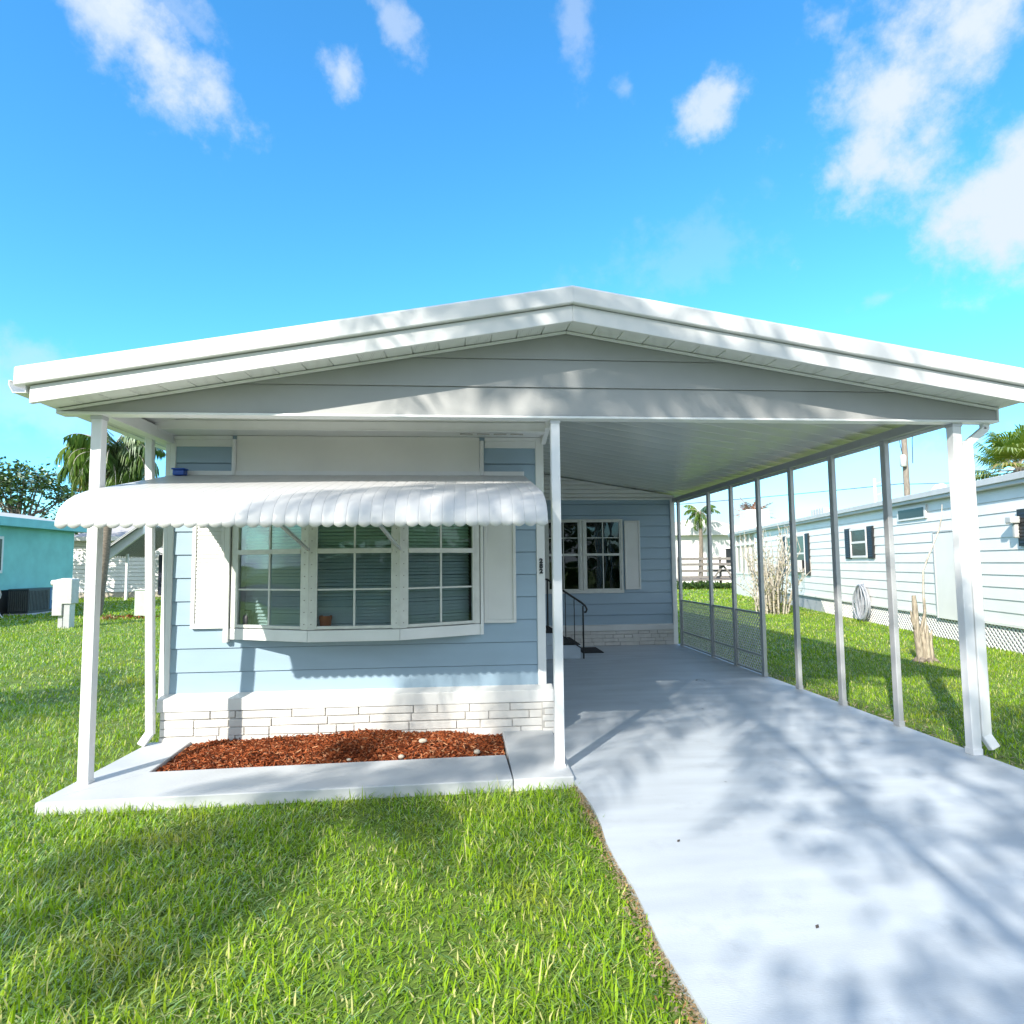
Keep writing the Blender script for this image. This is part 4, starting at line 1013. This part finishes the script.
# roof pieces
mb = MB(); 
def LN(u,o,z): return PN(u,o,z)
mb.tube([LN(3.75,-0.9,3.05),LN(3.75,-0.9,3.2),LN(3.85,-0.9,3.29),LN(4.0,-0.9,3.29),LN(4.15,-0.9,3.22)],[0.09,0.09,0.095,0.10,0.10],12); mb.build('roof_vent', M['far_white'], nb, local=True, smooth=50)
mb = MB(); mb.tube([LN(3.3,-0.9,3.05),LN(3.3,-0.9,3.42)],0.045,10); mb.build('vent_pipe', M['far_white'], nb, local=True)
mb = MB(); mb.tube([LN(7.25,-0.9,3.05),LN(7.25,-0.9,3.95)],0.035,8); mb.tube([LN(6.7,-0.9,3.82),LN(7.25,-0.9,3.78)],0.014,6); mb.tube([LN(6.7,-0.9,3.50),LN(7.25,-0.9,3.46)],0.014,6); mb.build('antenna', M['far_white'], nb, local=True)
mb = MB()
for k in range(5): mb.box(11.0+k*0.26,11.18+k*0.26,-1.1,-0.8,3.1,3.44,LN)
mb.build('roof_ridge_vent', M['beam'], nb, local=True)
mb = MB(); mb.box(20.0,21.4,-1.5,-0.4,3.1,4.15,LN); mb.build('rooftop_unit', M['far_white'], nb, local=True, bevel=0.03)

cT, sT = math.cos(TH), math.sin(TH)
def NW(u,o,z): return (9.575+sT*u-cT*o, 10.007+cT*u+sT*o, z)
# coiled hose hanging on the trailer wall
hb = MB(); pts = []
rnd = random.Random(5)
for k in range(9*20):
    a = 2*PI*k/20; w = 0.26+0.13*math.sin(k*0.031+0.5)+rnd.uniform(-0.01,0.01)
    pts.append(NW(6.08+w*1.1*math.cos(a)+0.03*math.sin(k*0.05), 0.10+0.05*math.sin(k*0.21), 0.45+(0.46+0.03*math.sin(k*0.11))*math.sin(a)))
hb.tube(pts,0.022,7); hb.tube([NW(6.08,0.03,0.98),NW(6.08,0.16,0.94)],0.02,6)
tag(hb.build('garden_hose', M['hose'], None, smooth=60), 'coiled grey garden hose hanging on the white trailer wall', 'hose')

# dead stump with one long thin shoot
stp = thing('tree_stump', 'pale splintered stump with one tall thin shoot on the right lawn', 'stump', (7.44,9.56,G))
mb = MB(); rnd = random.Random(12)
for k in range(11):
    a = k*2.4; r = 0.02+0.075*rnd.random(); h = rnd.uniform(0.2,0.72); x = 7.44+math.cos(a)*r; y = 9.56+math.sin(a)*r
    mb.tube([(x,y,G-0.03),(x+rnd.uniform(-.02,.02),y,h*0.6),(x+rnd.uniform(-.04,.04),y+rnd.uniform(-.03,.03),h)],[0.046,0.03,0.010],6)
mb.tube([(7.36,9.56,G),(7.30,9.55,0.5),(7.28,9.53,0.8),(7.27,9.53,1.02)],[0.06,0.05,0.045,0.03],6)
mb.tube([(7.30,9.55,0.45),(7.20,9.5,0.62),(7.18,9.5,0.78)],[0.03,0.025,0.01],6)
mb.tube([(7.36,9.55,0.4),(7.44,9.52,0.75),(7.43,9.5,0.98)],[0.03,0.022,0.01],6)
mb.build('stem', M['stump'], stp, smooth=60, fix=False)
mb = MB(); mb.tube([(7.47,9.56,0.4),(7.46,9.56,1.0),(7.48,9.56,1.42),(7.62,9.56,1.72),(7.80,9.56,2.08),(7.86,9.56,2.3),(7.88,9.56,2.5)],[0.022,0.018,0.016,0.014,0.012,0.010,0.006],6); mb.build('shoot', M['twig'], stp, smooth=60)
mb = MB()
for k in range(7):
    a = k*0.9; mb.tube([(7.44+math.cos(a)*0.1,9.56+math.sin(a)*0.1,G+0.05),(7.44+math.cos(a)*0.22,9.56+math.sin(a)*0.22,G-0.03)],[0.05,0.02],6)
mb.build('roots', M['bark'], stp, smooth=60)

# bare pale shrub in front of the trailer
shb = thing('bare_shrub', 'bare pale shrub with dense upright twigs before the far end of the white trailer', 'shrub', (9.9,19.0,G))
mb = MB(); rnd = random.Random(31); quads, tones = [], []
for k in range(62):
    a = rnd.uniform(0,2*PI); r0 = rnd.uniform(0,0.5); x0 = 9.75+math.cos(a)*r0; y0 = 19.0+math.sin(a)*r0
    h = rnd.uniform(1.2,2.75); lean = rnd.uniform(0.05,0.5)*1.7; x1_, y1_ = x0+math.cos(a)*lean, y0+math.sin(a)*lean
    pts = [(x0,y0,G),(x0+(x1_-x0)*0.3,y0+(y1_-y0)*0.3,h*0.45),(x1_+rnd.uniform(-.06,.06),y1_,h*0.78),(x1_+rnd.uniform(-.12,.12),y1_,h)]
    mb.tube(pts,[0.024,0.017,0.011,0.005],5)
    for j in range(5):
        t = rnd.uniform(0.35,0.95); z = h*t; px = x0+(x1_-x0)*t; py = y0+(y1_-y0)*t; b = rnd.uniform(0,2*PI); l = rnd.uniform(0.12,0.4)
        mb.tube([(px,py,z),(px+math.cos(b)*l*0.5,py+math.sin(b)*l*0.5,z+l*0.8)],[0.010,0.004],4)
    for j in range(26):
        t = rnd.uniform(0.05,0.95)**1.5; z = h*t; p = Vector((x0+(x1_-x0)*t,y0+(y1_-y0)*t,z))+Vector((rnd.gauss(0,.08),rnd.gauss(0,.08),0)); b = Vector((rnd.gauss(0,1),rnd.gauss(0,1),rnd.gauss(0,1))).normalized(); c = b.cross(Vector((0,0.2,1))).normalized(); l = rnd.uniform(0.05,0.13)
        quads.append([p,p+b*l*0.5+c*l*0.25,p+b*l,p+b*l*0.5-c*l*0.25]); tones.append(rnd.random())
mb.build('stems', M['twig'], shb, smooth=60, fix=False); leaf_quads('leaves', quads, tones, M['shrub_leaf'], shb)

# power pole, lines, palms beyond the trailer
pp = thing('power_pole', 'grey wooden power pole rising behind the white trailer roof', 'power pole', (25.9,34,G))
mb = MB(); mb.tube([(25.9,34,G),(25.9,34,11.5)],[0.19,0.14],12); mb.build('pole', M['pole'], pp, smooth=40)
mb = MB(); mb.lathe((25.62,33.8,7.0),[(0.14,0),(0.17,0.05),(0.17,0.62),(0.12,0.7)],12); mb.build('transformer', M['meter'], pp, smooth=40)
mb = MB(); mb.bar((25.0,33.85,10.6),(26.8,33.85,10.6),0.1,0.12); mb.build('crossarm', M['pole'], pp)
mb = MB(); mb.tube([(25.2,33.8,10.6),(25.5,33.8,8.2),(25.6,33.8,7.7)],0.02,5); mb.tube([(26.6,33.8,10.6),(26.25,33.8,8.6),(26.2,33.8,7.2)],0.02,5); mb.build('drop_wire', M['black'], pp)
def cable(a,b,sag,r=0.016):
    mb = MB(); a = Vector(a); b = Vector(b); mb.tube([a.lerp(b,k/24)-Vector((0,0,sag*4*(k/24)*(1-k/24))) for k in range(25)], r, 5); return mb
tag(cable((25.85,34,6.05),(-4,66,6.4),0.35,0.022).build('power_line', M['black'], None), 'thin overhead wire crossing the sky between the carport posts', 'power line')
tag(cable((26.0,34,6.0),(75,20,7.6),0.5,0.02).build('power_line', M['black'], None), 'thin overhead wire running right from the power pole behind the trailer', 'power line')
fan_palm('fan_palm', 'green fan palm with brown dead leaves behind the trailer roof at the right edge', (21.3,22.0,G), (21.35,22.0,5.0), 40, 2.0, 17, dead=18)
palm('feather_palm', 'slim far palm with a drooping yellow green crown between the rear carport posts', (17.6,45,G), (17.7,45,5.3), 16, 1.7, 41, 0.5, 0.14, group='far palms', el=(-1.2,1.0), droop=1.6, width=0.09, hang=1.2, nl=20)
palm('feather_palm', 'reddish far palm with stiff upright fronds above the rooftop unit', (21.9,45,G), (21.85,45,4.9), 22, 1.7, 43, 0.4, 0.13, leafm='red_leaf', group='far palms', el=(0.1,1.3), droop=0.5, width=0.08, hang=0.1, nl=20)

# white building and weathered deck far behind the rear posts
wb = thing('white_house', 'plain white house with a low gable roof far behind the carport posts', 'house', (18.0,49,G))
def PW2(u,o,z): return (u,47.0-o,z)
mb = MB(); mb.box(13.0,23.5,47.0,56,G,3.9); mb.build('wall', M['far_white'], wb)
mb = MB(); mb.prism([(12.6,46.5,3.8),(18.2,46.5,5.0),(24,46.5,3.8),(24,46.5,3.65),(12.6,46.5,3.65)],(0,10,0)); mb.build('roof', M['far_white'], wb)
mb = MB()
for (a,b) in ((14.2,15.4),(20.5,21.7)): mb.box(a,b,46.9,46.99,1.3,2.6)
mb.build('window', M['dark_pane'], wb)
dk = thing('wooden_bench_deck', 'weathered grey wooden deck with bench rails far beyond the carport', 'deck', (15.2,38,G))
mb = MB(); rnd = random.Random(3)
for z in (0.55,0.95,1.35,1.7): mb.box(13.4,17.6,37.9,37.98,z,z+0.16)
mb.box(13.2,17.8,37.4,39.6,0.42,0.52); mb.build('boards', M['wood_grey'], dk)
for x in (13.5,14.9,16.2,17.5): MB().box(x-0.06,x+0.06,37.98,38.1,G,1.9).build('post', M['wood_grey'], dk)
mb = MB(); mb.bar((15.6,37.6,0.6),(16.2,37.6,1.35),0.1,0.1); mb.bar((16.8,37.6,0.6),(16.2,37.6,1.35),0.1,0.1); mb.box(15.4,17.0,37.3,37.8,1.36,1.42); mb.build('table', M['wood_grey'], dk)
def far_hedge(x0,x1,y,h,seed,name,label):
    rnd = random.Random(seed); quads, tones = [], []
    for i in range(2200):
        p = Vector((rnd.uniform(x0,x1),y+rnd.gauss(0,0.35),0)); hh = h*(0.7+0.3*math.sin(p.x*1.7)*math.sin(p.x*0.6+1)); p.z = G+hh*rnd.random()**0.7
        b = Vector((rnd.gauss(0,1),rnd.gauss(0,1),rnd.gauss(0,1))).normalized(); c = b.cross(Vector((0.1,0.2,1))).normalized(); l = rnd.uniform(0.1,0.25)
        quads.append([p,p+b*l*0.5+c*l*0.3,p+b*l,p+b*l*0.5-c*l*0.3]); tones.append(rnd.random()*0.8)
    t = thing(name, label, 'hedge', ((x0+x1)/2,y,G)); leaf_quads('foliage', quads, tones, M['tree_leaf'], t)
    mb = MB()
    for k in range(8): x = x0+(x1-x0)*(k+0.5)/8; mb.tube([(x,y,G),(x+0.1,y,h*0.7)],[0.04,0.02],5)
    mb.build('stems', M['bark'], t)
far_hedge(12.8,18.2,36.6,0.55,8,'hedge','low dark hedge at the foot of the far wooden deck')

# ------------------------------------------------------------------ lawn
def in_poly(px, py, poly):
    inside = np.zeros(len(px), bool); j = len(poly)-1
    for i in range(len(poly)):
        xi, yi = poly[i]; xj, yj = poly[j]
        c = ((yi > py) != (yj > py)) & (px < (xj-xi)*(py-yi)/(yj-yi+1e-12)+xi); inside ^= c; j = i
    return inside

def noise2(x, y, s):
    return (np.sin(x*s+1.3*np.sin(y*s*0.7+0.5))+np.sin(y*s*1.1+1.7*np.sin(x*s*0.6+2.1))+np.sin((x+y)*s*0.53+1.0))/3.0

patches = []
def blades(n, x0,x1,y0,y1, lmin,lmax, wmin,wmax, keep, flat=0.5):
    px = RNG.uniform(x0,x1,n); py = RNG.uniform(y0,y1,n)
    k = keep(px,py); px, py = px[k], py[k]; n = len(px)
    cl = noise2(px,py,5.0)*0.5+noise2(px,py,13.0)*0.5
    L_ = RNG.uniform(lmin,lmax,n)*(1+0.45*cl+0.25*noise2(px,py,2.3)); W = RNG.uniform(wmin,wmax,n)
    az = RNG.uniform(0,2*PI,n)+0*px; lean = np.abs(RNG.normal(flat,0.42,n)); lean = np.minimum(lean,1.5)
    dx, dy = np.cos(az), np.sin(az); sx, sy = -dy, dx
    base = np.stack([px,py,np.full(n,G-0.005)],1)
    cv = RNG.uniform(0.0,0.55,n); l1 = np.maximum(lean-cv*0.6,0.02); l2 = np.minimum(lean+cv,1.9)
    mid = base+np.stack([dx*np.sin(l1),dy*np.sin(l1),np.cos(l1)],1)*(L_*0.5)[:,None]
    tip = mid+np.stack([dx*np.sin(l2),dy*np.sin(l2),np.cos(l2)],1)*(L_*0.55)[:,None]
    sd = np.stack([sx,sy,np.zeros(n)],1)*W[:,None]*0.5
    tw = sd*RNG.uniform(0.7,1.1,n)[:,None]
    v = np.stack([base-sd*0.7,base+sd*0.7,mid+tw,mid-tw,tip],1)          # n,5,3
    tone = np.clip(RNG.beta(2,2.2,n)*0.85+0.18*cl+0.08,0,1); dry = RNG.random(n) < 0.10; tone[dry] = 1.0
    patches.append((v,tone))

slab_poly = [(-2.88,4.51),(0.83,4.62),(0.84,6.0),(-2.83,6.0)]
trailer_poly = [NW(-9,0.02,0)[:2],NW(21.5,0.02,0)[:2],NW(21.5,-4,0)[:2],NW(-9,-4,0)[:2]]
def keep_front(x,y):
    e = XL+0.012*np.sin((y+3.6)/0.25*1.7)
    ragged = e-0.02+0.035*noise2(x*0+y,y,9.0)
    return (x < ragged) & ~in_poly(x,y,slab_poly) & ~((x > -2.78) & (y > 5.9))
def keep_vis(x,y): return keep_front(x,y) & (np.abs(x-0.084*y) < 0.92*y+0.7)
blades(62000,-3.6,0.86,1.45,4.66, 0.03,0.08, 0.005,0.0105, keep_vis, 1.1)
blades(26000,-3.6,0.86,1.45,4.66, 0.05,0.115, 0.0045,0.009, lambda x,y: keep_vis(x,y) & (noise2(x,y,3.1)+0.6*noise2(x,y,8.0)+RNG.normal(0,0.35,len(x)) > 0.12), 0.8)
blades(60000,-7.2,-1.0,3.2,8.0, 0.04,0.085, 0.006,0.011, lambda x,y: keep_vis(x,y) & ((x < -2.84) | (y < 4.55)) & (RNG.random(len(x)) < 0.8), 0.8)
blades(75000,-15.5,-2.8,7.5,22, 0.04,0.085, 0.010,0.020, keep_vis, 0.7)
blades(40000,-26,-6,20,36, 0.05,0.10, 0.03,0.05, keep_vis, 0.6)
def keep_right(x,y): return (x > XR+0.015+0.03*noise2(y,y,8.0)) & ~in_poly(x,y,trailer_poly) & (np.abs(x-0.084*y) < 0.95*y+0.8)
blades(60000,4.2,9.9,3.6,10.5, 0.03,0.065, 0.006,0.011, lambda x,y: keep_right(x,y) & (RNG.random(len(x)) < np.clip((x-4.25)*1.6+0.18,0,1)), 0.6)
blades(60000,4.2,13.5,10,24, 0.04,0.075, 0.010,0.022, keep_right, 0.55)
blades(26000,4,24,24,46, 0.05,0.10, 0.04,0.06, keep_right, 0.5)
V = np.concatenate([p[0] for p in patches]); T = np.concatenate([p[1] for p in patches]); nB = len(V)
idx = (np.arange(nB)*5)[:,None]
flat = np.concatenate([idx+0,idx+1,idx+2,idx+3,idx+3,idx+2,idx+4],1).ravel()
lawn = fast_mesh('lawn_grass', V.reshape(-1,3), flat, np.tile([4,3],nB), np.repeat(T,2), M['grass'])
tag(lawn, 'bright green lawn grass around the house and driveway', kind='stuff')

# bare earth and dry bits along the drive edges
eb = MB(); rnd = random.Random(77)
def bits(n, fx, fy, z, lmin, lmax):
    for i in range(n):
        y = fy(); x = fx(y); p = Vector((x,y,z+rnd.uniform(0,0.012))); a = rnd.uniform(0,2*PI); l = rnd.uniform(lmin,lmax)
        t = Vector((math.cos(a),math.sin(a),rnd.uniform(-0.3,0.5)))*l; w = Vector((-math.sin(a),math.cos(a),rnd.uniform(-.3,.3)))*l*rnd.uniform(0.15,0.5)
        eb.face([p-t,p+w,p+t,p-w], rnd.random())
bits(1500, lambda y: 4.26+abs(rnd.gauss(0,0.16)), lambda: rnd.uniform(3.5,11.9), G+0.01, 0.01,0.03)
bits(2600, lambda y: XL+0.005-abs(rnd.gauss(0,0.04)), lambda: rnd.uniform(1.4,4.6), G+0.03, 0.004,0.016)
tag(eb.build('dirt', M['dry_leaf'], None, fix=False), 'dry leaf litter and dirt along both edges of the driveway', kind='stuff')
db = MB()
for (x,y) in ((2.66,2.66),(2.71,2.60),(2.75,2.63),(2.69,2.69),(2.58,2.70),(1.54,2.72),(2.6,6.7),(3.15,8.3),(3.2,8.34),(3.25,8.28),(1.9,4.5),(1.23,3.6)):
    a = rnd.uniform(0,PI); l = rnd.uniform(0.008,0.018) if y < 6 else 0.022; p = Vector((x,y,0.004)); t = Vector((math.cos(a),math.sin(a),0.15))*l; w = Vector((-math.sin(a),math.cos(a),0.2))*l*0.5
    db.face([p-t,p+w,p+t,p-w], 0.1)
tag(db.build('debris', M['debris'], None, fix=False), 'scattered dark specks of debris on the painted driveway', kind='stuff')

# ------------------------------------------------------------------ camera
cam = bpy.data.cameras.new('camera'); co = bpy.data.objects.new('camera', cam); COL.objects.link(co)
cam.sensor_width = 36.0; cam.lens = 620.257/1024*36.0
cam.shift_x = -(514.2258-512)/1024; cam.shift_y = (517.8038-512)/1024
cam.clip_start = 0.05; cam.clip_end = 3000
rt = Vector((0.996512,-0.082817,-0.01029)); up = Vector((0.004123,-0.074294,0.997228)); fw = Vector((0.083352,0.993792,0.073693))
mw = Matrix.Identity(4)
for i in range(3): mw[i][0] = rt[i]; mw[i][1] = up[i]; mw[i][2] = -fw[i]
mw[2][3] = 1.6
co.matrix_world = mw; SC.camera = co

# ------------------------------------------------------------------ light and sky
AZ, EL = R(34.0), R(33.0)      # the light travels towards +X/+Y, the sun stands behind the viewer's left shoulder
tv = Vector((math.sin(AZ)*math.cos(EL), math.cos(AZ)*math.cos(EL), -math.sin(EL)))
sun = bpy.data.lights.new('sun','SUN'); sun.energy = 3.1; sun.angle = R(0.55); sun.color = (1.0,0.94,0.84)
so_b = bpy.data.objects.new('sun', sun); COL.objects.link(so_b); so_b.rotation_euler = tv.to_track_quat('-Z','Y').to_euler(); so_b.location = (-10,-15,15)

w = bpy.data.worlds.new('World'); SC.world = w; w.use_nodes = True
N = w.node_tree.nodes; L = w.node_tree.links
bg = N['Background']; wo = N['World Output']
sky = N.new('ShaderNodeTexSky'); sky.sky_type = 'NISHITA'; sky.sun_disc = False
sky.sun_elevation = EL; sky.sun_rotation = math.atan2(-tv.x,-tv.y); sky.air_density = 1.0; sky.dust_density = 0.3; sky.ozone_density = 2.0; sky.altitude = 0
hs = N.new('ShaderNodeHueSaturation'); hs.inputs['Saturation'].default_value = 1.16; hs.inputs['Hue'].default_value = 0.488; hs.inputs['Value'].default_value = 1.0
L.new(sky.outputs[0], hs.inputs['Color'])
tn = N.new('ShaderNodeMixRGB'); tn.blend_type = 'MULTIPLY'; tn.inputs[0].default_value = 1.0; tn.inputs[2].default_value = (0.45,0.85,1.07,1); L.new(hs.outputs[0], tn.inputs[1]); L.new(tn.outputs[0], bg.inputs['Color']); bg.inputs['Strength'].default_value = 0.15
# clouds: drifting patches at fixed directions of the sky
CLOUDS = [  # px-free directions: unit vector, tangent right, tangent up, half sizes (tan), tilt, density
]
def cdir(u,v):
    d = rt*((u-514.2)/620.26)+up*((517.8-v)/620.26)+fw; return d.normalized()
def add_cloud(u,v,a,b,ang,dens,rough=1.0): CLOUDS.append((cdir(u,v),a*0.86/620.0,b*0.86/620.0,R(ang),dens,rough))
add_cloud(158,50,88,40,-32,1.0); add_cloud(120,24,48,34,-20,0.9); add_cloud(208,82,40,28,-40,0.9)
add_cloud(345,75,22,28,10,0.75,1.2); add_cloud(390,20,36,16,-50,0.5,1.4)
add_cloud(706,106,36,26,20,0.85,1.2); add_cloud(925,65,128,80,45,1.0); add_cloud(965,25,100,62,20,1.0); add_cloud(865,160,52,34,40,0.95,1.1); add_cloud(890,95,60,50,45,1.0,0.8); add_cloud(830,18,36,28,50,0.55,1.4)
add_cloud(1005,200,84,66,25,1.0); add_cloud(1040,160,50,50,0,0.9)
add_cloud(575,15,16,55,8,0.35,1.5); add_cloud(626,88,16,14,0,0.3,1.5); add_cloud(885,297,26,10,10,0.35,1.4); add_cloud(680,260,150,40,18,0.16,1.6)
add_cloud(30,400,120,40,-10,0.4,1.2); add_cloud(880,470,140,36,5,0.55,1.2); add_cloud(700,515,120,36,0,0.8,0.8); add_cloud(180,10,60,20,-30,0.35,1.6)
tc = N.new('ShaderNodeTexCoord')
nz = N.new('ShaderNodeTexNoise'); nz.inputs['Scale'].default_value = 9.0; nz.inputs['Detail'].default_value = 9; nz.inputs['Roughness'].default_value = 0.58
L.new(tc.outputs['Generated'], nz.inputs['Vector'])
nw = N.new('ShaderNodeTexNoise'); nw.inputs['Scale'].default_value = 3.2; nw.inputs['Detail'].default_value = 5
L.new(tc.outputs['Generated'], nw.inputs['Vector'])
def math_(op, a, b=None, clampit=False):
    m = N.new('ShaderNodeMath'); m.operation = op; m.use_clamp = clampit
    for i, x in enumerate((a,b)):
        if x is None: continue
        if isinstance(x,(int,float)): m.inputs[i].default_value = x
        else: L.new(x, m.inputs[i])
    return m.outputs[0]
def dot_(vec):
    m = N.new('ShaderNodeVectorMath'); m.operation = 'DOT_PRODUCT'; L.new(tc.outputs['Generated'], m.inputs[0]); m.inputs[1].default_value = vec; return m.outputs['Value']
nn = math_('SUBTRACT', nz.outputs['Fac'], 0.5); n2_ = math_('SUBTRACT', nw.outputs['Fac'], 0.5)
nf = N.new('ShaderNodeTexNoise'); nf.inputs['Scale'].default_value = 26.0; nf.inputs['Detail'].default_value = 8; nf.inputs['Roughness'].default_value = 0.65
L.new(tc.outputs['Generated'], nf.inputs['Vector'])
nsum = math_('ADD', math_('ADD', math_('MULTIPLY', nn, 2.4), math_('MULTIPLY', n2_, 1.6)), math_('MULTIPLY', math_('SUBTRACT', nf.outputs['Fac'], 0.5), 1.3))
tot = None
for (c,a,b,ang,dens,rough) in CLOUDS:
    rx = c.cross(Vector((0,0,1))).normalized(); ry = rx.cross(c)
    ex = (rx*math.cos(ang)+ry*math.sin(ang))/a; ey = (-rx*math.sin(ang)+ry*math.cos(ang))/b
    x, y = dot_(ex), dot_(ey)
    d2 = math_('ADD', math_('MULTIPLY',x,x), math_('MULTIPLY',y,y))
    r_d = math_('SQRT', d2)
    front = math_('GREATER_THAN', dot_(c), 0.1)
    v_ = math_('ADD', math_('SUBTRACT', 1.15, r_d), math_('MULTIPLY', nsum, rough))
    v_ = math_('MULTIPLY', math_('MULTIPLY', v_, 0.9, True), front)
    sm = N.new('ShaderNodeMapRange'); sm.interpolation_type = 'SMOOTHSTEP'; L.new(v_, sm.inputs['Value']); sm.inputs['To Max'].default_value = dens
    tot = sm.outputs[0] if tot is None else math_('MAXIMUM', tot, sm.outputs[0])
bg2 = N.new('ShaderNodeBackground'); bg2.inputs['Color'].default_value = (0.74,0.84,0.98,1); bg2.inputs['Strength'].default_value = 0.44
# unseen bright cloud field added behind and above the viewer to neutralise blue ambient
bk = dot_(Vector((0.08,0.97,0.22)))
mr = N.new('ShaderNodeMapRange'); mr.interpolation_type = 'SMOOTHSTEP'; L.new(bk, mr.inputs['Value']); mr.inputs['From Min'].default_value = 0.52; mr.inputs['From Max'].default_value = 0.22; mr.inputs['To Min'].default_value = 0.0; mr.inputs['To Max'].default_value = 1.0
cov = math_('MULTIPLY', math_('ADD', math_('MULTIPLY', nsum, 1.0), 0.75), 1.3, True)
back = math_('MULTIPLY', mr.outputs[0], cov)
tot = math_('MAXIMUM', tot, back)
st_c = math_('ADD', math_('MULTIPLY', mr.outputs[0], 0.16), 0.44); L.new(st_c, bg2.inputs['Strength'])
ms = N.new('ShaderNodeMixShader'); L.new(tot, ms.inputs[0]); L.new(bg.outputs[0], ms.inputs[1]); L.new(bg2.outputs[0], ms.inputs[2]); L.new(ms.outputs[0], wo.inputs['Surface'])

vs = SC.view_settings; SC.display_settings.display_device = 'sRGB'; vs.view_transform = 'Standard'; vs.look = 'None'; vs.gamma = 1.0; vs.exposure = 1.30; vs.use_curve_mapping = False
SC.render.engine = 'CYCLES'; SC.cycles.max_bounces = 8; SC.cycles.transparent_max_bounces = 12; SC.cycles.use_denoising = True
